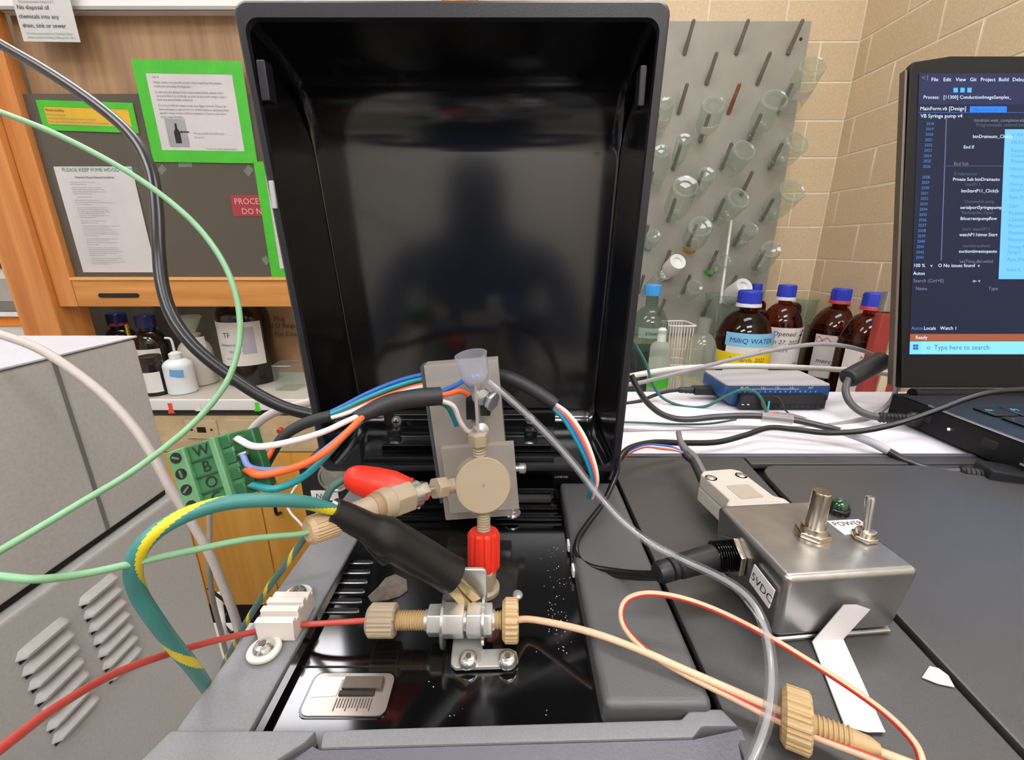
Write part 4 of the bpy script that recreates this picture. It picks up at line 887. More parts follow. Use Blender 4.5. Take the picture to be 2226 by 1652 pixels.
dj = (j1-j0).normalized(); side = dj.cross(Vector((0, -1, .3))).normalized()
for sgn, th_ in ((1, .12), (-1, -.05)):
    d2 = (dj+side*th_*sgn).normalized(); part('jaw', bevel(G().add(box(-.0020, .0020, -.0007, .0007, 0, .0135)), .0003, 1).xf(frame(j0+side*.0017*sgn, d2, (1, 0, .3))), BRS, bc)
for i in range(6): part('jaw_tooth', prism([(0, 0), (.0009, .0009), (.0018, 0)], -.0018, .0018).xf(frame(j0+dj*(.0035+i*.0014)-side*.0008, Vector((1, 0, .3)), dj)), BRS, bc)
rcp = thing('red_alligator_clip', 'bright red booted alligator clip on the steel nut of the inline union', 'alligator clip', PT(830, 1085, .165))
RB = mat('boot_red', 'ec2d14', .42)
part('boot', tube([PT(756, 1043, .160), PT(775, 1042, .160), PT(815, 1052, .160), PT(850, 1062, .160), PT(882, 1072, .160)], [.0036, .0052, .0062, .0066, .0058], 20, 6), RB, rcp)
part('boot_mouth', lathe([(.0057, 0), (.0061, .0006), (.0058, .0012), (.0050, .0006)], 24, caps=False).xf(frame(PT(881, 1072, .160), PT(900, 1078, .160)-PT(881, 1072, .160))), RB, rcp)
for (v0, v1, th_) in ((1063, 1071, .0007), (1080, 1098, .0007)):
    A_, B_ = PT(880, v0, .160), PT(916, v1, .1625); part('jaw', bevel(box(-.0018, .0018, -th_, th_, 0, (B_-A_).length), .0003, 1).xf(frame(A_, B_-A_, (0, .5, 1))), CHROME, rcp)
for i in range(5): q = PT(890+6*i, 1078+1.5*i, .1605); part('jaw_tooth', prism([(0, 0), (.0007, .0008), (.0014, 0)], -.0015, .0015).xf(frame(q, (0, -1, 0))), CHROME, rcp)
# ---- green and yellow earth wires
EG = mat('wire_teal', '3b7f7a', .4); EY = mat('wire_yellow', 'd8c320', .4)
def helix(turn, wid=.22, ph=0.0): return lambda a, s: 1 if ((a + s/turn + ph) % 1) < wid else 0
solo('earth_wire', tube([PT(735, 1113, .132), PT(700, 1101, .128), PT(650, 1090, .122), PT(580, 1087, .116), PT(500, 1092, .111), PT(420, 1113, .106), PT(350, 1148, .102), PT(306, 1190, .100), PT(289, 1240, .101), PT(302, 1292, .105), PT(336, 1346, .110), PT(376, 1400, .118), PT(418, 1450, .128), PT(450, 1496, .145), PT(470, 1540, .175)], .0019, 36, 26, helix(.046, .20, .3)), [EG, EY],
     'thick green and yellow earth wire arching from the black clip', 'wire')
solo('earth_wire', tube([PT(764, 1044, .160), PT(745, 1044, .159), PT(722, 1060, .157), PT(708, 1085, .156), PT(690, 1125, .158), PT(664, 1165, .163), PT(625, 1222, .170), PT(578, 1285, .180), PT(540, 1345, .192), PT(512, 1395, .205), PT(485, 1450, .23), PT(470, 1500, .26)], .00135, 26, 20, helix(.026, .2, .1)), [mat('wire_teal_dark', '486d62', .4), EY],
     'thinner green and yellow wire from the red clip, passing behind the rail', 'wire')
# ---- green screw terminal block
TG = mat('terminal_green', '3c744a', .4, nz=(200, .06)); TGL = mat('terminal_green_light', '62946a', .4); TGD = mat('terminal_green_dark', '245c36', .45)
ptt = .125
O_ = PT(362, 984, ptt); ex = (PT(492, 941, ptt)-O_); ex.normalize(); ly = PT(434, 1102, ptt)-O_; ly = (ly-ex*ly.dot(ex)).normalized(); nz_ = ex.cross(ly).normalized()
if nz_.y > 0: nz_ = -nz_
TM = Matrix(((ex.x, ly.x, nz_.x, O_.x), (ex.y, ly.y, nz_.y, O_.y), (ex.z, ly.z, nz_.z, O_.z), (0, 0, 0, 1)))
tbk = thing('terminal_block', 'green four way screw terminal with handwritten letters, hanging in the air', 'terminal block', O_+ly*.01)
LT = .0192; PTC = LT/4
part('housing', G().add(box(0, .0180, 0, LT, -.0100, -.0012, .0004, 1)).xf(TM), TG, tbk)
part('screw_face', box(0, .0052, 0, LT, -.0014, .0006, .0004, 1).xf(TM), TGL, tbk)
part('ridge', box(.0128, .0146, 0, LT, -.0014, .0008, .0003, 1).xf(TM), TGL, tbk)
part('wire_face', box(.0180, .0218, .0004, LT-.0004, -.0100, -.0060, .0004, 1).xf(TM), TGD, tbk)
for k in range(4):
    yc = PTC*(k+.5)
    h = part('screw_hole', lathe([(.0016, 0), (.0016, .0002)], 16).xf(TM @ Matrix.Translation((.0026, yc, .0006))), mat('hole_dark', '10160f', .5), tbk)
    part('screw_slot', box(-.0011, .0011, -.0003, .0003, .0002, .00045).xf(TM @ Matrix.Translation((.0027, yc, .0006)) @ Matrix.Rotation(.5+k, 4, 'Z')), mat('slot_steel', '8a9a88', .35, .8), h)
    if k: part('divider', box(.0054, .0126, PTC*k-.00025, PTC*k+.00025, -.0013, -.0004).xf(TM), TGD, tbk)
    part('pen_letter', txt('WBOG'[k], .0046, 'CENTER', 0, 5).xf(TM @ Matrix.Translation((.0090, yc+.0016, -.0009)) @ Matrix.Scale(-1, 4, (0, 1, 0))), INK, tbk, flat=True)
    part('wire_socket', box(.0150, .0180, yc-.0018, yc+.0018, -.0052, -.0008, .0003, 1).xf(TM), TGD, tbk)
    part('ferrule', rod(TM @ Vector((.0172, yc, -.0026)), TM @ Vector((.0205, yc, -.0026)), .0007, 8), mat('tin', 'b8b4a0', .35, .9), tbk)
def wire(name, pts, r, m, label, cat='wire', group=None, seg=10, sub=6): return solo(name, tube(pts, r, seg, sub), m, label, cat, group)
WW = mat('wire_white_p', 'e6dcd8', .4); WO = mat('wire_orange', 'f0632e', .4); WT = mat('wire_teal2', '1f8f96', .4); WB = mat('wire_blue', '2a62b4', .4); WV = mat('wire_violet', '7285c4', .4); SLV = mat('sleeve_black', '232325', .55)
tw = [TM @ Vector((.0190, PTC*(k+.5), -.0026)) for k in range(4)]
wire('harness_wire', [tw[0], PT(560, 971, .126), PT(640, 958, .134), PT(705, 938, .143), PT(755, 915, .151), PT(790, 900, .156)], .00100, WW, 'white wire from the terminal block to the front sleeve', group='front harness wires')
wire('harness_wire', [tw[1], PT(545, 1016, .127), PT(600, 1021, .131), PT(660, 1008, .138), PT(715, 970, .146), PT(790, 906, .157)], .0009, WV, 'violet blue wire from the second way of the terminal block', group='front harness wires')
wire('harness_wire', [tw[2], PT(570, 1032, .123), PT(650, 1013, .130), PT(710, 980, .139), PT(758, 936, .148), PT(788, 906, .155)], .00115, WO, 'orange wire from the terminal block to the front sleeve', group='front harness wires')
wire('harness_wire', [tw[3], PT(600, 1062, .126), PT(660, 1036, .134), PT(705, 995, .144), PT(745, 952, .152), PT(790, 910, .158)], .0011, WT, 'teal wire from the lowest way of the terminal block', group='front harness wires')
solo('heat_shrink_sleeve', tube([PT(772, 908, .155), PT(800, 896, .1575), PT(845, 877, .162), PT(900, 866, .167), PT(958, 861, .171)], [.0022, .0029, .0035, .0037, .0037], 16, 6), SLV, 'black heat shrink sleeve ending in front of the acrylic holder', 'sleeve')
wire('harness_wire', [PT(950, 859, .171), PT(970, 857, .172), PT(1000, 850, .176), PT(1018, 858, .179)], .0011, WO, 'short orange wire from the sleeve to the sensor', group='sensor wires')
wire('harness_wire', [PT(950, 868, .172), PT(985, 882, .175), PT(1000, 915, .180), PT(1018, 938, .184), PT(1040, 934, .186)], .0010, WW, 'white wire from the sleeve down to the lower screw', group='sensor wires')
wire('harness_wire', [PT(950, 872, .174), PT(972, 884, .178), PT(984, 905, .182), PT(992, 925, .185)], .0010, WT, 'short teal wire below the sleeve', group='sensor wires')
wire('harness_wire', [PT(950, 856, .173), PT(990, 838, .180), PT(1020, 822, .188), PT(1060, 815, .200)], .0010, WB, 'short blue wire passing under the funnel cup', group='sensor wires')
# rear harness crossing behind the holder
rear = [(1075, 812, .214), (1000, 815, .214), (920, 822, .212), (860, 838, .210), (800, 862, .208), (750, 886, .206), (708, 904, .205)]
for k, (m, dv_, lab) in enumerate(((WB, -8, 'blue wire of the rear harness'), (WT, 2, 'teal wire of the rear harness'), (WO, 14, 'orange wire of the rear harness'), (WW, 20, 'white wire of the rear harness'))):
    wire('harness_wire', [PT(u, v+dv_*(.35+.65*math.sin(PI*min(1, max(0, i/6)))), t_-.001*(k % 2)) for i, (u, v, t_) in enumerate(rear)], .0011, m, lab+' behind the acrylic holder', group='rear harness wires')
solo('heat_shrink_sleeve', tube([PT(720, 903, .205), PT(690, 911, .204), PT(650, 926, .203), PT(615, 950, .202), PT(592, 985, .202), PT(575, 1020, .203), PT(555, 1050, .206)], [.0026, .0027, .0026, .0024, .0022, .0018, .0014], 14, 6), SLV, 'black heat shrink sleeve curving down behind the terminal block', 'sleeve')
wire('harness_wire', [PT(598, 965, .199), PT(585, 990, .198), PT(572, 1008, .199)], .0012, WO, 'orange wire end behind the terminal block', group='rear harness wires')
wire('harness_wire', [PT(560, 995, .202), PT(545, 1012, .202), PT(535, 1040, .206), PT(520, 1060, .21)], .0012, BLACKM, 'black sleeve wire end behind the terminal block', group='rear harness wires')
solo('heat_shrink_sleeve', tube([PT(1070, 812, .205), PT(1100, 818, .203), PT(1140, 836, .201), PT(1180, 860, .199), PT(1208, 880, .198)], [.0024, .0030, .0032, .0031, .0029], 16, 6), SLV, 'black heat shrink sleeve right of the acrylic holder', 'sleeve')
for k, (m, du, dv_, lab) in enumerate(((WW, 6, -7, 'white'), (WO, 0, -1, 'orange'), (WB, -5, 6, 'blue'), (WT, -10, 10, 'teal'))):
    wire('harness_wire', [PT(1200+du*.2, 878+dv_*.5, .198), PT(1232+du*.6, 905+dv_*.7, .198), PT(1262+du, 950+dv_*.6, .199), PT(1284+du, 1000, .201), PT(1294+du*.7, 1040, .204), PT(1290+du*.6, 1064, .208), PT(1284+du*.5, 1082, .213)], .0010, m, lab+' wire curving down from the right sleeve into the rail', group='right harness wires')
# ---- clear tubing arc over the right side
CT = glass('clear_tubing', 'f6f7f9', .07, 'f0f0f4', 1.55, .05)
cp_ = [(1062, 828, .176), (1100, 860, .176), (1150, 905, .177), (1200, 955, .178), (1250, 1012, .178), (1300, 1075, .177), (1350, 1130, .174), (1410, 1178, .170), (1480, 1215, .163), (1560, 1252, .152), (1620, 1292, .143), (1655, 1345, .135), (1672, 1410, .128), (1677, 1480, .121), (1668, 1560, .115), (1645, 1630, .110), (1620, 1690, .107)]
ctb = solo('clear_tubing', tube([PT(*q) for q in cp_], .00165, 14, 6), CT, 'clear plastic tubing sweeping from the cup down to the lower right', 'tubing')
part('bore', tube([PT(*q) for q in cp_], .0008, 8, 6), glass('bore_highlight', 'fafafc', .30, 'ffffff', 1.35), ctb)  # white haze in the bore paints the bright streak along the tubing
# ---- beige and striped tubing bottom right
solo('beige_tubing', tube([U(1120), PT(1150, 1346, .162), PT(1210, 1356, .157), PT(1290, 1376, .1490), PT(1380, 1408, .1425), PT(1480, 1452, .1365), PT(1590, 1500, .131), PT(1700, 1548, .1255), PT(1800, 1590, .121), PT(1900, 1630, .115), PT(2000, 1668, .110)], .0012, 10, 6), TUBEB, 'thin beige tubing running from the union to the lower right', 'tubing')
st = lambda a, s: 1 if .62 < a < .78 else 0
solo('striped_tubing', tube([PT(2005, 1690, .108), PT(2003, 1652, .110), PT(1985, 1612, .113), PT(1930, 1555, .119), PT(1850, 1496, .126), PT(1760, 1438, .133), PT(1660, 1378, .139), PT(1560, 1328, .145), PT(1480, 1300, .148), PT(1410, 1290, .150), PT(1365, 1302, .150), PT(1350, 1332, .148), PT(1362, 1370, .145), PT(1410, 1418, .141), PT(1490, 1466, .136), PT(1590, 1516, .130), PT(1690, 1566, .123), PT(1790, 1608, .117), PT(1880, 1642, .112), PT(1960, 1675, .108)], .0010, 12, 6, st), [mat('tubing_tan', 'd6b08e', .4), mat('stripe_red', 'c83a34', .4)],
     'beige tubing with a red stripe forming a loop over the right rail', 'tubing')
f4 = thing('finger_tight_fitting', 'loose wide beige finger tight fitting threaded on the lower right tubing', 'fitting', PT(1730, 1600, .121), 'finger tight fittings')
A, B = PT(1697, 1550, .124), PT(1850, 1606, .116); dq = (B-A).normalized()
part('knurled_head', knob(A, dq, .0072, .0076, 26, hole=.0012), PEEK2, f4); part('threaded_shaft', thread(A+dq*.0072, dq, .0090, .0030, .0011), PEEK2, f4)
part('ferrule', lathe([(.0026, 0), (.0022, .004), (.0012, .006)], 18).xf(frame(A+dq*.0162, dq)), PEEK2, f4)
# ---- cables at the left
solo('black_cable', tube([PT(-70, 55, .37), PT(0, 96, .37), PT(110, 160, .36), PT(215, 232, .35), PT(290, 300, .34), PT(328, 370, .33), PT(341, 450, .32), PT(345, 540, .31), PT(353, 620, .305), PT(376, 690, .302), PT(424, 755, .300), PT(500, 817, .300), PT(580, 868, .302), PT(650, 895, .306), PT(720, 905, .312), PT(800, 905, .325)], .0042, 16, 6), mat('cable_black', '161618', .3), 'thick black cable hanging from the upper left to behind the lid', 'cable')
CBG = mat('cable_beige', 'b5aca4', .5)
solo('beige_cable', tube([PT(-60, 712, .27), PT(0, 727, .27), PT(80, 756, .268), PT(150, 799, .266), (PT(222, 855, .264)), PT(288, 925, .263), PT(332, 990, .263), PT(370, 1060, .265), PT(416, 1135, .27), PT(456, 1205, .275), PT(486, 1275, .282), PT(510, 1340, .29), PT(525, 1400, .30), PT(530, 1470, .32)], .0027, 14, 6), CBG, 'beige round cable running down from the left module to the floor gap', 'cable')
solo('grey_cable', tube([PT(456, 1085, .32), PT(455, 1150, .32), PT(454, 1220, .32), PT(462, 1300, .34), PT(480, 1370, .37), PT(500, 1440, .41), PZ(545, 1525, ZB+.002)], .0019, 10, 6), mat('cable_grey', '8f867c', .5), 'thin grey cable hanging behind the terminal block', 'cable')
solo('white_cable', tube([PT(470, 1290, .42), PT(478, 1330, .42), PT(484, 1370, .42), PT(494, 1395, .45), PZ(500, 1418, ZB+.0035)], .0035, 10, 6), mat('cable_white', 'dcd8d2', .5), 'white cable end beside the left rail', 'cable')
solo('dark_cable', tube([PT(452, 1278, .4), PT(470, 1292, .4), PT(498, 1315, .41), PT(520, 1345, .42), PT(505, 1375, .43), PT(482, 1350, .43), PT(490, 1335, .44)], .0014, 8, 6), BLACKM, 'thin black lead curled in the gap beside the modules', 'cable')
solo('white_lead', tube([PT(645, 1055, .30), PT(632, 1075, .30), PT(622, 1092, .30), PT(632, 1115, .30), PT(648, 1132, .30), PT(662, 1148, .30)], .0008, 8, 6), WHITE, 'thin white lead bent beside the rear tower', 'wire')
solo('white_hose', tube([PT(764, 915, .310), PT(735, 888, .318), PT(700, 870, .33), PT(660, 878, .34), PT(620, 888, .35), PT(580, 905, .36), PT(552, 930, .37), PT(535, 960, .38), PT(525, 1000, .39)], .0035, 12, 6), mat('hose_white', 'cfc8c0', .5), 'white hose bending out from behind the lid', 'hose')
# ================================================================ right side: stand, control box, data unit, laptop, cables
WSH = mat('sheet_white', 'd6d3d8', .6)
stand = thing('white_stand', 'white topped stand behind the photometer carrying laptop and data unit', 'stand', (.4, .335, ZB))
part('body', box(.068, .78, .2685, .400, ZB, ZD-.0035, .002), mat('stand_grey', 'bab6b4', .6), stand); part('top_sheet', box(.066, .785, .2672, .402, ZD-.0034, ZD-.0014, .0006), WSH, stand)
# ---- die-cast control box
ZT = -.105
e1 = Vector((math.cos(math.radians(5)), math.sin(math.radians(5)), 0)); e2 = Vector((-e1.y, e1.x, 0)); F0 = Vector((.0910, .1172, 0)); BW, BDp = .0490, .0430
def bx_(a, b, z): return F0+e1*a+e2*b+Vector((0, 0, z))
cbx = thing('control_box', 'die-cast aluminium control box with knob, switch and lamp on the deck', 'control box', bx_(BW/2, BDp/2, ZD))
ALU = mat('cast_aluminium', 'b0b0b0', .33, 1.0, nz=(60, .2), bump=(350, .12, .0004))
ins_ = .0017
g = G([bx_(a, b, z) for z, k in ((ZD+.0025, ins_), (ZT, 0)) for (a, b) in ((k, k), (BW-k, k), (BW-k, BDp-k), (k, BDp-k))], list(BF))
part('case', bevel(g, .0024, 3), ALU, cbx)
g = G([bx_(a, b, z) for z in (ZD+.0002, ZD+.0022) for (a, b) in ((ins_, ins_), (BW-ins_, ins_), (BW-ins_, BDp-ins_), (ins_, BDp-ins_))], list(BF))
part('base_cover', bevel(g, .0006, 1), ALU, cbx)
NK = mat('nickel', 'cabfae', .22, 1.0)
q = PZ(1765, 1165, ZT); q.z = ZT
kn = part('knob_bushing', lathe([(.0060, 0), (.0060, .0006), (.0046, .0008), (.0044, .0042), (.0040, .0048)], 30).add(hexn(Vector((0, 0, .0006)), (0, 0, 1), .0022, .0062, .3)).mv(q), NK, cbx)
part('knob_shaft', lathe([(.0032, .004), (.0032, .0186), (.0028, .0192), (0, .0192)], 30).mv(q), NK, kn)
q = PZ(1878, 1170, ZT); q.z = ZT
tg = part('toggle_nut', hexn(Vector((0, 0, .0)), (0, 0, 1), .0018, .0044, .1).add(lathe([(.0030, .0018), (.0030, .0036), (.0016, .0040)], 24)).mv(q), NK, cbx)
part('toggle_lever', lathe([(.0012, 0), (.0013, .006), (.0017, .0120), (.0014, .0132), (0, .0134)], 18).xf(frame(q+Vector((0, 0, .0035)), (.02, .18, 1))), CHROME, tg)
q = PZ(1821, 1112, ZT); q.z = ZT
ld = part('lamp_holder', lathe([(.0042, 0), (.0042, .0022), (.0034, .0026)], 26).mv(q), BLACKG, cbx); part('lamp_lens', lathe([(.0034, .0024), (.0032, .0040), (.0020, .0052), (0, .0056)], 24).mv(q), mat('lens_green', '123a1c', .08, spec=.8), ld)
q = PZ(1797, 1134, ZT); q.z = ZT+.0001; LM = Matrix.Translation(q) @ Matrix.Rotation(math.radians(5), 4, 'Z')
pw = part('paper_label', prism([(0, -.0085), (.0135, -.0085), (.0135, 0), (0, 0)], 0, .0003).xf(LM), PAPER, cbx)
part('printed_text', txt('POWER', .0036).xf(LM @ Matrix.Translation((.0006, -.0036, .0004))).add(txt('ON', .0030).xf(LM @ Matrix.Translation((.0066, -.0070, .0004)))), INK, pw, flat=True)
# left face with the supply socket and the 5VDC label
fl = lambda b, z: bx_(-.0003+ins_*(ZT-z)/.0275, b, z)
nl = -e1
b_, z_ = .0270, -.1178
nt = part('socket_nut', hexn(fl(b_, z_), nl, .0022, .0082, .0, x=(0, 0, 1)), NK, cbx)
part('socket_thread', thread(fl(b_, z_)+nl*.0022, nl, .0070, .0060, .0010), BLACKG, nt)
LM = Matrix(((-e2.x, 0, nl.x, fl(.0145, -.1115).x), (-e2.y, 0, nl.y, fl(.0145, -.1115).y), (0, 1, 0, -.1115), (0, 0, 0, 1))) @ Matrix.Rotation(-.10, 4, 'Z')
pw = part('paper_label', prism([(0, -.0085), (.0115, -.0085), (.0115, 0), (0, 0)], .0006, .0010).xf(LM), PAPER, cbx)
part('printed_text', txt('5VDC', .0046).xf(LM @ Matrix.Translation((.0004, -.0060, .0012))), INK, pw, flat=True)
# dc plug with its twin cable
A = fl(b_, z_)+nl*.0092; B = PT(1428, 1246, .163); dp = (B-A).normalized(); Lp = (B-A).length
dc = thing('dc_plug', 'black barrel plug pushed into the control box', 'plug', (A+B)/2-Vector((0, 0, .004)))
part('sleeve', lathe([(.0030, -.004), (.0046, -.0005), (.0050, .001), (.0046, Lp*.62), (.0042, Lp*.66), (.0030, Lp*.69), (.0042, Lp*.71), (.0042, Lp*.78), (.0030, Lp*.80), (.0042, Lp*.82), (.0042, Lp*.93), (.0034, Lp)], 28).xf(frame(A, dp)), BLACKM, dc)
pw_ = [(1345, 1012, .232), (1335, 1045, .222), (1312, 1092, .212), (1276, 1140, .204), (1255, 1175, .198), (1256, 1208, .192), (1282, 1230, .186), (1330, 1240, .180), (1385, 1246, .172), (1436, 1247, .1625)]
for k, (m, du, dv_) in enumerate(((mat('cord_black', '121213', .22), 0, 0), (mat('cord_black', '', .22), -3, 9))):
    solo('power_cord', tube([PT(1345, 985, .245)]+[PT(u+du, v+dv_*min(1, i/4), t_+.0006*k) for i, (u, v, t_) in enumerate(pw_)], .0012, 12, 6, (lambda a, s: 1 if .1 < a < .22 else 0) if k else None), [m, mat('cord_stripe', 'b8b8bc', .4)],
         ('plain black strand of the twin cord to the barrel plug', 'white striped strand of the twin cord to the barrel plug')[k], 'cord', 'twin power cord')
# ---- masking tape strip folded over box and deck, and a scrap
MT = mat('masking_tape', 'd9d4d2', .7, nz=(90, .04))
ff = lambda a, z: bx_(a, -.0004+ins_*(ZT-z)/.0275, z)
c0, c1 = PPL(1830, 1310, bx_(0, -.0003, ZT), e2), PPL(1886, 1320, bx_(0, -.0003, ZT), e2)
d0, d1 = PPL(1766, 1388, bx_(0, .0008, ZD), e2), PPL(1832, 1386, bx_(0, .0008, ZD), e2); d0.z = d1.z = ZD+.0008
e0, e1_ = PZ(1835, 1578, ZD+.0008), PZ(1922, 1590, ZD+.0008)
cm = (c0*.55+c1*.45)+Vector((0, 0, .0010))
TH = Vector((0, -.0004, .0003)); T2 = Vector((0, -.0004, .0003))
em = (e0*.5+e1_*.5)+Vector((0, -.0008, 0))
vv = [c0, cm, c1, d1, e1_, em, e0, d0]; vv = [q+Vector((0, -.0008, 0)) if i < 3 else q for i, q in enumerate(vv)]
g = G(vv+[q+TH for q in vv], [(0, 1, 2, 3, 7), (7, 3, 4, 5, 6), (15, 11, 10, 9, 8), (14, 13, 12, 11, 15)]+[(i, (i+1) % 8, 8+(i+1) % 8, 8+i) for i in range(8)]); g.m = [0]*12
solo('masking_tape', g, MT, 'white masking tape strip holding the control box to the deck', 'tape', ang=20)
sp_ = [PZ(u, v, ZD+.0003).xy for u, v in ((2020, 1450), (2040, 1455), (2060, 1470), (2074, 1495), (2040, 1488), (2004, 1474))]
solo('tape_scrap', prism(sp_, ZD+.0004, ZD+.0008), MT, 'small torn white tape scrap stuck on the dark deck', 'tape')
# ---- serial connector hood on the back of the control box
dbm = mat('hood_beige', 'c0b8ac', .5)
P0 = Vector((.1160, .1650, -.1285)); ax = (Vector((.1090, .2120, 0))-Vector((.1160, .1650, 0))).normalized(); sx_ = Vector((ax.y, -ax.x, 0))
DM = Matrix(((sx_.x, ax.x, 0, P0.x), (sx_.y, ax.y, 0, P0.y), (0, 0, 1, P0.z), (0, 0, 0, 1)))
db = thing('serial_connector', 'beige serial connector hood plugged into the back of the control box', 'connector', P0+ax*.02)
part('flange', box(-.0155, .0155, -.0020, .0045, -.0020, .0150, .0008).xf(DM), dbm, db)
body = [(-.0150, .0045), (.0150, .0045), (.0150, .0120), (.0115, .0150), (.0115, .0390), (.0080, .0420), (-.0080, .0420), (-.0115, .0390), (-.0115, .0150), (-.0150, .0120)]
part('hood_shell', prism(body, -.0010, .0066, .0006).xf(DM), dbm, db); hu = part('hood_shell', prism(body, .0069, .0145, .0008).xf(DM), dbm, db)
part('recess_panel', prism(rrect(-.0060, .0060, .0140, .0260, .001), .0145, .0147).xf(DM), mat('hood_recess', 'a89c8c', .5), hu)
for s in (-1, 1):
    c = DM @ Vector((s*.0085, .0345, .0135)); part('screw', lathe([(.0022, 0), (.0022, .0012), (.0012, .0016), (0, .0016)], 16).mv(c), CHROME, db)
    part('screw_pocket', lathe([(.0030, 0), (.0030, .0004)], 18).mv(c.x, c.y, c.z+.0006), mat('pocket_dark', '6a6258', .6), db)
    part('jack_screw', rod(DM @ Vector((s*.0125, .0050, .0060)), DM @ Vector((s*.0125, .0160, .0060)), .0018, 12), STEEL, db)
hin = DM @ Vector((-.004, .0415, .0065)); 
solo('sleeved_lead', tube([hin, PT(1510, 998, .252), PT(1488, 975, .262), PT(1478, 955, .270), PT(1475, 940, .278)], [.0020, .0026, .0024, .0017, .0017], 12, 6), mat('lead_grey', '6e6a6c', .45), 'grey sleeved lead entering the serial connector', 'cable')
solo('sleeved_lead', tube([DM @ Vector((-.007, .041, .006)), PT(1508, 1005, .249), PT(1496, 994, .252), PT(1488, 985, .254)], .0022, 12, 6), SLV, 'short black sleeve entering the serial connector', 'sleeve')
for k, (m, dv_, lab) in enumerate(((WB, 0, 'blue'), (WO, 8, 'red orange'), (WW, 4, 'white'))):
    wire('connector_wire', [PT(1492, 990-dv_*.3, .253), PT(1470, 975+dv_*.5, .255), PT(1440, 968+dv_, .258), PT(1400, 968+dv_*.5, .262), PT(1362, 985+dv_*.5, .266), PT(1335, 1010, .27)], .0007, m, 'thin '+lab+' wire running from the serial connector to the lid', group='serial connector wires')
# ---- data acquisition unit
dq_ = thing('data_unit', 'blue and silver data acquisition unit with a black terminal strip', 'data unit', (.231, .38, ZD))
DBL = mat('unit_blue', '234b7e', .4, nz=(200, .06)); x0, x1, y0, y1, zb_, zt_ = .1845, .2765, .356, .400, ZD+.0002, -.1135
g = G([Vector(q) for q in ((x0+.009, y0+.003, zb_), (x1-.005, y0+.003, zb_), (x1-.002, y1, zb_), (x0+.006, y1, zb_), (x0, y0, zb_+.0085), (x1, y0, zb_+.006), (x1, y1, zb_+.006), (x0, y1, zb_+.0085), (x0, y0, zt_-.0022), (x1, y0, zt_-.0022), (x1, y1, zt_-.0022), (x0, y1, zt_-.0022))],
      [(3, 2, 1, 0), (0, 1, 5, 4), (1, 2, 6, 5), (2, 3, 7, 6), (3, 0, 4, 7), (4, 5, 9, 8), (5, 6, 10, 9), (6, 7, 11, 10), (7, 4, 8, 11), (8, 9, 10, 11)]); g.m = [0]*10
part('case', bevel(g, .0014, 2), DBL, dq_); part('top_plate', prism(rrect(x0+.0006, x1-.0006, y0-.0006, y1, .003), zt_-.0022, zt_-.0004, .0005), mat('unit_silver', 'a29fa1', .45), dq_)
zz0 = PY(1690, 884, y0).z; zz1 = PY(1690, 855, y0).z; tx0 = PY(1602, 868, y0).x; tx1 = PY(1786, 868, y0).x
ts = part('terminal_strip', box(tx0, tx1, y0-.0060, y0+.0005, zz0, zz1, .0006), BLACKP, dq_)
for i in range(16):
    cx = tx0+.0022+(tx1-tx0-.0044)*i/15
    part('wire_hole', box(cx-.0013, cx+.0013, y0-.0064, y0-.0058, zz0+.0009, zz0+.0046), GAPM, ts)
    if i < 2: part('clamp_tip', box(cx-.0010, cx+.0010, y0-.0066, y0-.0063, zz0+.0040, zz0+.0047), WHITE, ts)
lt = G(); zl = PY(1690, 850, y0).z; zu = PY(1690, 842.5, y0).z
FXM = lambda u, z: frame((PY(u, 846, y0).x, y0-.0007, z), (0, -1, 0), (1, 0, 0))
for (u, s_) in ((1608, 'AI +0-'), (1652, '+1-'), (1683, '+2-'), (1714, '+3-'), (1755, 'AO')): lt.add(txt(s_, .0030).xf(FXM(u, zu-.0008)))
for i, s_ in enumerate('V04V15V26V37V01V'): lt.add(txt(s_, .0028).xf(FXM(1607+i*10.9, zl-.0012)))
lt.add(box(PY(1608, 846, y0).x, PY(1736, 846, y0).x, y0-.0007, y0-.0004, zu-.0014, zu-.0011))
part('printed_text', lt, mat('print_pale', 'cdd8e6', .6), dq_, flat=True)
us = thing('usb_plug', 'black usb plug in the left end of the data unit', 'plug', (.172, .385, ZD))
A, B = PT(1553, 848, .402), PT(1478, 848, .402)
part('plug_body', bevel(box(-.0050, .0050, -.0035, .0035, 0, .0200), .001).xf(frame(A, B-A, (0, 1, 0))), BLACKM, us); part('strain_relief', lathe([(.003, .02), (.0034, .023), (.0028, .024), (.0032, .027), (.0026, .028), (.0028, .032), (.0018, .034)], 16).xf(frame(A, B-A)), BLACKM, us)
wire('usb_cable', [A+(B-A).normalized()*.033, PT(1450, 851, .40), PT(1420, 860, .398), PT(1390, 872, .395), PT(1350, 878, .39), PT(1310, 880, .39)], .0017, BLACKM, 'black usb cable from the data unit towards the lid', 'cable')
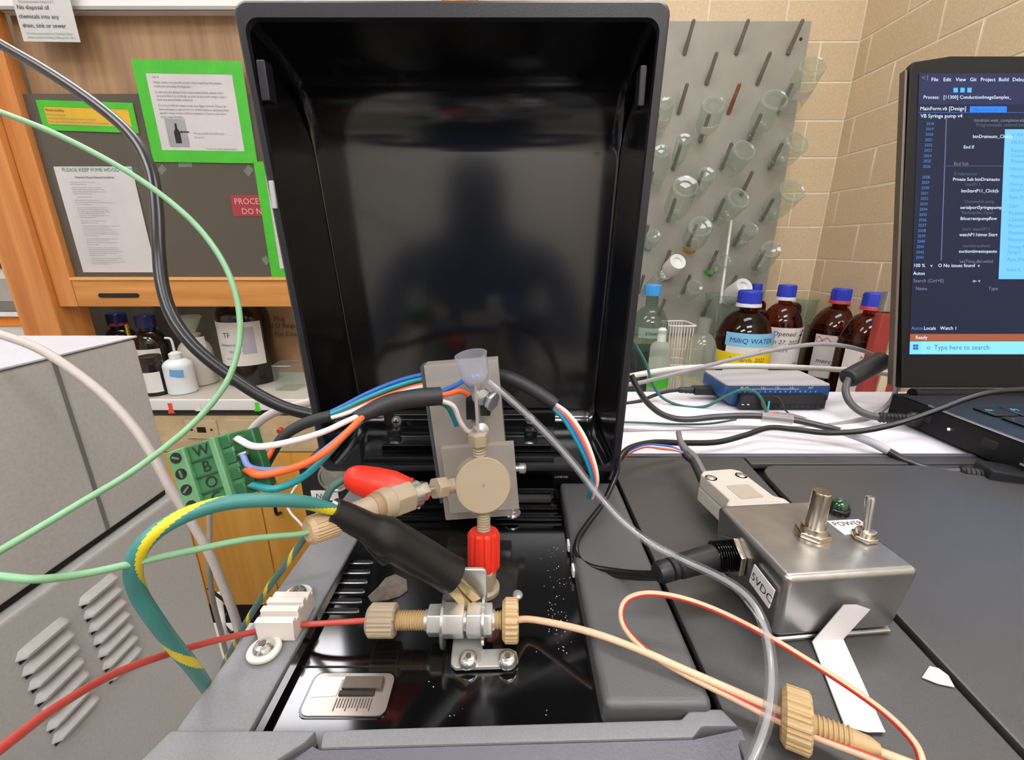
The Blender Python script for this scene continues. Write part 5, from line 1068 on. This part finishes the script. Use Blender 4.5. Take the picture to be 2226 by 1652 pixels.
# short wires at the terminal strip
for k, (pts, m, r, lab) in enumerate(((((1655, 872, .372), (1658, 882, .371), (1664, 893, .370), (1668, 900, .369)), mat('wire_red', 'd8432c', .4), .0007, 'short red wire at the data unit terminals'),
        (((1672, 872, .372), (1670, 884, .371), (1668, 896, .369)), WT, .0009, 'short teal wire at the data unit terminals'),
        (((1676, 868, .372), (1688, 862, .370), (1698, 872, .368), (1706, 890, .366), (1714, 898, .366)), BLACKM, .0006, 'thin black wire arching from the data unit terminals'))):
    wire('terminal_wire', [PT(*q) for q in pts], r, m, lab, group='data unit terminal wires')
wire('green_cable', [PT(1372, 735, .40), PT(1385, 755, .40), PT(1405, 792, .398), PT(1420, 838, .395), PT(1445, 868, .39), PT(1490, 884, .385), PT(1535, 883, .380), PT(1575, 862, .375), PT(1610, 848, .371), PT(1640, 851, .369), PT(1657, 870, .368), PT(1666, 895, .367)], .0013, mat('cable_green', '1f5a50', .4), 'dark green cable looping into the data unit terminals', 'cable')
wire('green_cable', [PT(1340, 917, .345), PT(1400, 919, .345), (PT(1470, 922, .343)), PT(1540, 921, .34), PT(1600, 912, .345)], .0009, mat('cable_green', '', .4), 'thin dark green cable lying on the white stand', 'cable')
# small resistor bundle wrapped in sleeve
rsb = thing('sleeved_joint', 'small grey sleeved joint with a red lead before the data unit', 'joint', PT(1720, 915, .362)); part('sleeve', tube([PT(1690, 900, .362), PT(1720, 905, .361), PT(1752, 913, .360)], [.0016, .0026, .0022], 12, 5), mat('joint_grey', '77706c', .35), rsb); part('red_lead', tube([PT(1668, 897, .366), PT(1700, 898, .364), PT(1722, 900, .363)], .0006, 8, 4), mat('wire_red', '', .4), rsb)
# ---- cables on the stand
DG = mat('cable_darkgrey', '4a4648', .32); GR = mat('cable_midgrey', '8c888a', .38); GL = mat('cable_lightgrey', 'c4c0bc', .4)
wire('dark_grey_cable', [PT(1372, 815, .335), PT(1388, 848, .335), PT(1412, 880, .335), PT(1445, 903, .334), PT(1490, 912, .333), PT(1560, 906, .331), PT(1640, 904, .328), PT(1720, 912, .322), PT(1790, 927, .315), PT(1838, 940, .308), PT(1880, 956, .300), PT(1930, 980, .291), PT(1975, 1004, .283), PT(2030, 1021, .277), PT(2095, 1024, .272)], .0024, mat('cable_anthracite', '2a282a', .28), 'black labelled usb cable sweeping across the white stand', 'cable')
bnd = [PT(1826, 936, .3095), PT(1860, 948, .3035), PT(1895, 962, .297), PT(1932, 981, .2905)]
sl = solo('cable_label', tube(bnd, .0028, 14, 5), mat('label_grey2', 'b4b0b8', .5), 'pale grey label sleeve on the black usb cable', 'label')
solo('cable_tape', tube([PT(1655, 906, .3265), PT(1690, 909, .324), PT(1722, 913, .3215)], .0036, 12, 4), glass('wrap_tape', 'f0f0ee', .4, 'e4e2de'), 'clear tape wrapped round the black usb cable', 'tape')
wire('grey_loop_cable', [PT(1340, 838, .38), PT(1390, 832, .38), PT(1450, 817, .38), PT(1530, 797, .38), PT(1610, 777, .38), PT(1700, 758, .38), PT(1780, 748, .385), PT(1850, 755, .39), PT(1905, 775, .39), PT(1938, 805, .385), PT(1948, 840, .378), PT(1938, 870, .370), PT(1912, 895, .360), PT(1870, 912, .352), PT(1800, 925, .346), PT(1700, 932, .340), PT(1600, 930, .338), PT(1500, 938, .336), PT(1420, 940, .335), PT(1340, 935, .333)], .0019, GR, 'grey cable arching over the data unit and looping back', 'cable')
wire('white_band', [PT(1335, 826, .43), PT(1400, 812, .435), PT(1470, 802, .44), PT(1550, 797, .45), PT(1650, 796, .46), PT(1760, 800, .47), PT(1860, 806, .47), PT(1960, 815, .47)], .0029, mat('band_white', 'd8d4cc', .5), 'wide white cable running behind the data unit', 'cable')
fr_ = thing('ferrite_choke', 'black cylindrical ferrite choke on the laptop supply cable', 'ferrite choke', PT(1880, 815, .365))
A, B = PT(1843, 823, .362), PT(1918, 783, .372)
part('barrel', lathe([(.0032, -.001), (.0070, .0), (.0080, .0014), (.0080, (B-A).length-.0014), (.0070, (B-A).length), (.0032, (B-A).length+.001)], 28).xf(frame(A, B-A)), BLACKM, fr_)
wire('laptop_cable', [PT(1905, 790, .371), PT(1930, 780, .378), PT(1960, 770, .390), PT(2000, 762, .41)], .0026, BLACKM, 'black cable leaving the ferrite choke behind the laptop screen', 'cable')
wire('laptop_cable', [PT(1848, 818, .362), PT(1838, 845, .358), PT(1846, 872, .353), PT(1868, 893, .347), PT(1896, 904, .342), PT(1922, 908, .338)], .0028, DG, 'dark grey cable looping from the ferrite choke to the laptop socket', 'cable')
lp = thing('laptop_plug', 'black round laptop supply plug with ribbed strain relief', 'plug', PT(1985, 912, .33)); A, B = PT(1908, 907, .340), PT(2010, 912, .3305)
part('strain_relief', lathe([(.0028, 0)]+[(r_, .0012*i+.0015) for i, r_ in enumerate([.0042, .0032]*7)]+[(.0045, .020)], 18).xf(frame(A, B-A)), BLACKM, lp); part('plug_body', lathe([(.0050, .020), (.0058, .022), (.0056, (B-A).length), (.004, (B-A).length+.001)], 22).xf(frame(A, B-A)), BLACKM, lp)
wire('black_lead', [PT(1322, 1045, .250), PT(1342, 1005, .258), PT(1368, 975, .268), PT(1420, 962, .278), PT(1490, 963, .286), PT(1560, 961, .292), PT(1620, 946, .298), PT(1672, 930, .304), PT(1730, 934, .303), PT(1800, 941, .300), PT(1880, 936, .297), PT(1960, 918, .294), PT(2040, 890, .290), PT(2100, 867, .288), PT(2160, 852, .286), PT(2240, 847, .283), PT(2300, 846, .28)], .0020, mat('cable_black2', '131315', .25), 'black cable running along the stand and over the laptop keyboard', 'cable')
us2 = thing('usb_plug', 'black usb plug on the deck in front of the laptop', 'plug', PT(2170, 1050, .265)); A, B = PT(2085, 1025, .272), PT(2240, 1052, .262)
part('plug_body', bevel(box(-.0075, .0075, -.0085, .0085, .010, .048), .0016).xf(frame(A, B-A, (0, 0, 1))), BLACKM, us2); part('strain_relief', lathe([(.003, 0)]+[(r_, .0012*i+.001) for i, r_ in enumerate([.0042, .0036]*4)]+[(.0046, .0105)], 18).xf(frame(A, B-A)), BLACKM, us2)
# ---- laptop
LX, LY, LZ = .310, .330, -.1130
lap = thing('laptop', 'black laptop open on a code editor at the right edge', 'laptop', (.48, .23, ZD))
LBK = mat('laptop_black', '121214', .5, spec=.2, bump=(900, .08, .0003)); tilt = math.radians(15)
part('base', box(LX, LX+.36, .085, LY+.004, ZD+.0012, LZ-.0012, .002), LBK, lap); 
top = part('palm_deck', box(LX+.0005, LX+.3595, .0855, LY-.006, LZ-.0011, LZ, .0005), mat('laptop_deck', '202225', .4), lap)
part('edge_highlight', box(LX-.0002, LX+.0008, .0855, LY-.028, LZ-.0011, LZ+.0003, .0003), mat('highlight_bright', 'a8a8aa', .25, .8), top)  # bright strip paints the highlight along the base edge
KEYM = mat('key_black', '121316', .45); KLT = emit('key_legend', '5aa0d8', 1.0)
krow = 'Esc F1 F2 F3 F4 F5 F6 F7|` 1 2 3 4 5 6 7|Tab Q W E R T Y U|Caps A S D F G H J|Shift Z X C V B N M|Ctrl Fn Alt . , / ; #'.split('|')
for r_, row in enumerate(krow):
    for c_, k_ in enumerate(row.split()):
        kx = LX+.024+c_*.0187+(.004*r_ if r_ > 1 and c_ else 0); ky = LY-.036-r_*.0187
        ko = part('key', box(kx, kx+.0163, ky-.0160, ky, LZ+.0002, LZ+.0018, .0006, 1), KEYM, lap)
        part('key_legend', txt(k_, .0052 if len(k_) < 3 else .0036).mv(kx+.0022, ky-.0085, LZ+.0020), KLT, ko, flat=True)
for (yy, w_, nm) in ((.2560, .0100, 'usb_port'), (.2300, .0130, 'hdmi_port'), (.300, .006, 'power_port')):
    pt_ = part(nm, box(LX-.0004, LX+.0010, yy-w_/2, yy+w_/2, LZ-.0130, LZ-.0065, .0006, 1), GAPM, lap)
    if nm == 'hdmi_port': part('port_rim', box(LX-.0008, LX-.0002, yy-w_/2-.001, yy+w_/2, LZ-.0142, LZ-.0130), STEEL, pt_)
q = PX(2063, 933, LX-.0006); part('status_light', lathe([(.0009, 0), (.0009, .0004)], 10).xf(frame(q, (-1, 0, 0))), emit('led_white', 'ffffff', 2.0), lap)
part('hinge', rod((LX+.012, LY-.001, LZ-.001), (LX+.35, LY-.001, LZ-.001), .005, 16), LBK, lap)
sup = Vector((0, math.sin(tilt), math.cos(tilt))); snn = Vector((0, -math.cos(tilt), math.sin(tilt))); S0 = Vector((LX, LY, LZ))
SM = Matrix(((1, 0, 0, S0.x), (0, sup.y, snn.y, S0.y), (0, sup.z, snn.z, S0.z), (0, 0, 0, 1)))       # local x right, y up the screen, z out of it
SH = .2640; SW = .36
scr = part('screen_lid', prism([(.004, .004), (SW, .004), (SW, SH), (.034, SH+.0005), (.0045, SH-.004), (.002, SH-.009), (0, SH*.5)], -.0065, 0, .0012).xf(SM), LBK, lap)
part('lid_edge', prism([(-.0024, .006), (.0, .006), (.001, SH-.010), (-.0008, SH-.009)], -.0065, -.0008, .0004, 1).xf(SM), mat('lid_edge', '6a625a', .35, .6), scr)
def SX(u, v):
    q = SM.inverted() @ PPL(u, v, S0, snn); return q.x, q.y
def screm(name, col, s=1.0):
    m = bpy.data.materials.new(name); m.use_nodes = True; b = m.node_tree.nodes['Principled BSDF']; b.inputs['Base Color'].default_value = (.004, .004, .005, 1); b.inputs['Roughness'].default_value = .45; b.inputs['Specular IOR Level'].default_value = .12
    b.inputs['Emission Color'].default_value = lin(col); b.inputs['Emission Strength'].default_value = s; return m
X0s, YBs = SX(1976, 771); _, YTs = SX(1995, 160)
def srect(u0, v0, u1, v1, z): 
    a = SX(u0, v0); b = SX(u0, v1); c = SX(u1, v1)
    return prism([(min(a[0], b[0]), b[1]), (c[0], b[1]), (c[0], a[1]), (min(a[0], b[0]), a[1])], z-.0001, z).xf(SM)
dsp = part('display', prism([(X0s, YBs), (SW-.006, YBs), (SW-.006, YTs), (X0s, YTs)], .0001, .0003).xf(SM), screm('screen_navy', '141a30'), scr)
def bar(name, v0, v1, m, x0=None, x1=None, z=.0005):
    y1_ = SX(1980, v0)[1]; y0_ = SX(1980, v1)[1]; part(name, prism([(X0s if x0 is None else x0, y0_), (SW-.006 if x1 is None else x1, y0_), (SW-.006 if x1 is None else x1, y1_), (X0s if x0 is None else x0, y1_)], z-.0001, z).xf(SM), m, dsp)
bar('task_bar', 742, 770, screm('bar_cyan', '69b8ee')); bar('search_field', 742, 770, screm('bar_lightcyan', '74bdf2'), SX(2001, 755)[0], .20, .0006); bar('status_bar', 726, 741, screm('bar_orange', '8a4a32'))
bar('active_tab', 232, 246, screm('tab_blue', '1e6fe0'), SX(2107, 239)[0], SX(2187, 239)[0]); bar('menu_band', 160, 228, screm('band_navy', '1e2444'), None, None, .00045)
bar('dialog_window', 282, 607, screm('dialog_blue', '62a6ea'), SX(2176, 440)[0], SW-.03, .0007)
bar('divider_line', 244.5, 246, screm('line_blue', '2c4a8c')); bar('divider_line', 361, 362, screm('line_grey2', '4a5070'), SX(2050, 361)[0], None)
gx = SX(2050, 400)[0]; bar('gutter_line', 258, 566, screm('line_grey2b', '5a6080'), gx, gx+.0006)
TXT_W = screm('text_white', 'c8d4e8'); TXT_B = screm('text_steel', '4a74a8'); TXT_G = screm('text_olive', '4a5a5a'); TXT_D = screm('text_dialog', '3f7fb8'); TXT_N = screm('text_navy', '2a4a80'); TXT_GR = screm('text_grey', '6a7088')
lines = {TXT_W: [], TXT_B: [], TXT_G: [], TXT_D: [], TXT_N: [], TXT_GR: []}
def sl_(u, v, px, s, m, z=.0008): lines[m].append((u, v, px, s, z))
for u, s in ((2022, 'File'), (2048, 'Edit'), (2075, 'View'), (2106, 'Git'), (2129, 'Project'), (2168, 'Build'), (2198, 'Debug'), (2236, 'Test'), (2268, 'Analyze')): sl_(u, 178, 13, s, TXT_W)
sl_(2001, 176, 15, '<1', TXT_GR)
sl_(2005, 216, 12, 'Process:   [11300] ConductionImageSamples_', TXT_W); sl_(1998, 241, 13, 'MainForm.vb [Design]', TXT_W); sl_(2112, 243, 12, 'MainForm.vb  v x', TXT_N); sl_(1999, 257, 13, 'VB Syringe pump v4', TXT_W)
for i in range(26):
    if i != 9: sl_(2011-.9*i, 273+11.6*i, 10, str(2018+i), TXT_B)
for (u, v, s, m) in ((2115, 266, 'btndrain.wait_completerelay', TXT_GR), (2118, 276, "'Programmatic control initializer", TXT_G), (2112, 301, 'btnDrainauto_Click()', TXT_W), (2092, 324, 'End If', TXT_W), (2071, 360, 'End Sub', TXT_GR), (2071, 382, '0 references', TXT_G), (2069, 394, 'Private Sub btnDrainauto', TXT_W), (2094, 405, "'startP11", TXT_G),
        (2087, 419, 'btnStartP11_Click(b', TXT_W), (2092, 442, "'Uncommit jump", TXT_G), (2085, 455, 'serialportSyringepump', TXT_W), (2086, 466, "'Resluspdec.Open", TXT_G), (2085, 479, 'lblcurrentpumpflow', TXT_W), (2088, 502, "'start watchP11", TXT_G), (2083, 514, 'watchP11timer.Start', TXT_W), (2088, 538, "'startthreadwat", TXT_G), (2082, 550, 'suctiontimestopauto', TXT_W), (2082, 572, "'setTime,dbl.withd", TXT_GR)): sl_(u, v, 11.5, s, m)
for (u, v, s, m) in ((1983, 581, '100 %    v', TXT_W), (2037, 581, 'O No issues found  v', TXT_W), (1983, 598, 'Autos', TXT_W), (1983, 614, 'Search (Ctrl+E)', TXT_GR), (2112, 614, 'o- v', TXT_W), (1988, 631, 'Name', TXT_GR), (2146, 631, 'Type', TXT_GR), (1979, 717, 'Autos', TXT_B), (2006, 717, 'Locals   Watch 1', TXT_W), (1988, 737, 'Ready', TXT_W)): sl_(u, v, 12, s, m)
sl_(2028, 760, 14, 'Type here to search', TXT_N); sl_(2012, 760, 14, 'o', TXT_N)
for (v, s) in ((297, 'o  Form'), (314, 'MS Flow Cont'), (332, 'Parameters'), (343, 'Channel Para'), (355, 'Physical'), (372, 'Minimum'), (388, 'Maximum'), (405, 'Timing Parame'), (417, 'Sample'), (433, 'Rate (Hz)'), (452, 'Start'), (468, 'Parameters'), (482, 'Channel Para'), (495, 'Physical'), (510, 'Maximum'), (525, 'Minimum'), (541, 'Timing Param'), (552, 'Sample'), (568, 'Rate (Hz)'), (590, 'Start A')): sl_(2196-.035*(v-290), v, 12, s, TXT_D, .0010)
for m, L_ in lines.items():
    for (u, v, px, s, z) in L_:
        a = SX(u, v); b = SX(u, v-px); part('text_line', txt(s, (b[1]-a[1])*(.88 if px < 13.5 else 1.05)).xf(SM @ Matrix.Translation((a[0], a[1], z))), m, dsp, flat=True)
lg = G()
for i in range(2):
    for j in range(2):
        a = SX(1983+i*6, 749+j*6); b = SX(1988+i*6, 754+j*6); lg.add(prism([(a[0], b[1]), (b[0], b[1]), (b[0], a[1]), (a[0], a[1])], .0007, .0008))
part('start_icon', lg.xf(SM), TXT_N, dsp, flat=True)
ic = G()
for u in (2071, 2086, 2101):
    a = SX(u, 192); b = SX(u+9, 202); ic.add(prism([(a[0], b[1]), (b[0], b[1]), (b[0], a[1]), (a[0], a[1])], .0006, .0007))
part('tool_icon', ic.xf(SM), screm('icon_blue', '4a9ae8'), dsp, flat=True)
# ================================================================ behind the camera: photographer mirrored in the lid, pale door added to brighten that reflection
DOORG = mat('door_grey', 'e4dfd8', .5)
dr = struct('added_door', box(-1.0, .45, YF+.0, YF+.045, -CH+.005, .82, .004), DOORG)
part('door_gap', box(-.28, -.27, YF+.0455, YF+.0465, -CH+.02, .80), mat('gap_grey', '6a6864', .7), dr)
for s in (-.34, -.21): part('door_handle', tube([(s, YF+.045, -.35), (s, YF+.09, -.35), (s, YF+.09, -.20), (s, YF+.045, -.20)], .009, 8, 3), STEEL, dr)
pm = bpy.data.meshes.new('person'); J = [((0, 0, -.35), .14), ((0, 0, -.12), .15), ((0, .01, .0), .15), ((0, .01, .10), .07), ((0, .03, .20), .085), ((0, .03, .30), .075),
     ((-.19, .01, .05), .065), ((-.26, .10, -.16), .048), ((-.13, .38, -.06), .036), ((-.095, .44, -.03), .026), ((.19, .01, .05), .065), ((.26, .10, -.16), .048), ((.13, .38, -.06), .036), ((.095, .44, -.03), .026),
     ((-.10, 0, -.45), .10), ((-.11, .02, -.85), .065), ((-.11, 0, -1.24), .045), ((-.11, .13, -1.265), .032), ((.10, 0, -.45), .10), ((.11, .02, -.85), .065), ((.11, 0, -1.24), .045), ((.11, .13, -1.265), .032)]
E_ = [(0, 1), (1, 2), (2, 3), (3, 4), (4, 5), (2, 6), (6, 7), (7, 8), (8, 9), (2, 10), (10, 11), (11, 12), (12, 13), (0, 14), (14, 15), (15, 16), (16, 17), (0, 18), (18, 19), (19, 20), (20, 21)]
pm.from_pydata([j[0] for j in J], E_, []); po = bpy.data.objects.new('person', pm); COL.objects.link(po)
place(po, Matrix.Translation((-.085, -.60, -.075)) @ Matrix.Scale(.945, 4), None); tag(po, 'person in dark blue clothes standing behind the camera, seen only mirrored in the lid', 'person')
sk = po.modifiers.new('skin', 'SKIN'); sb = po.modifiers.new('smooth', 'SUBSURF'); sb.levels = 2; sb.render_levels = 2
for i, v in enumerate(pm.skin_vertices[0].data): v.radius = (J[i][1], J[i][1]*.8); v.use_root = (i == 0)
pm.materials.append(mat('clothes_navy', '3c4c6a', .8))
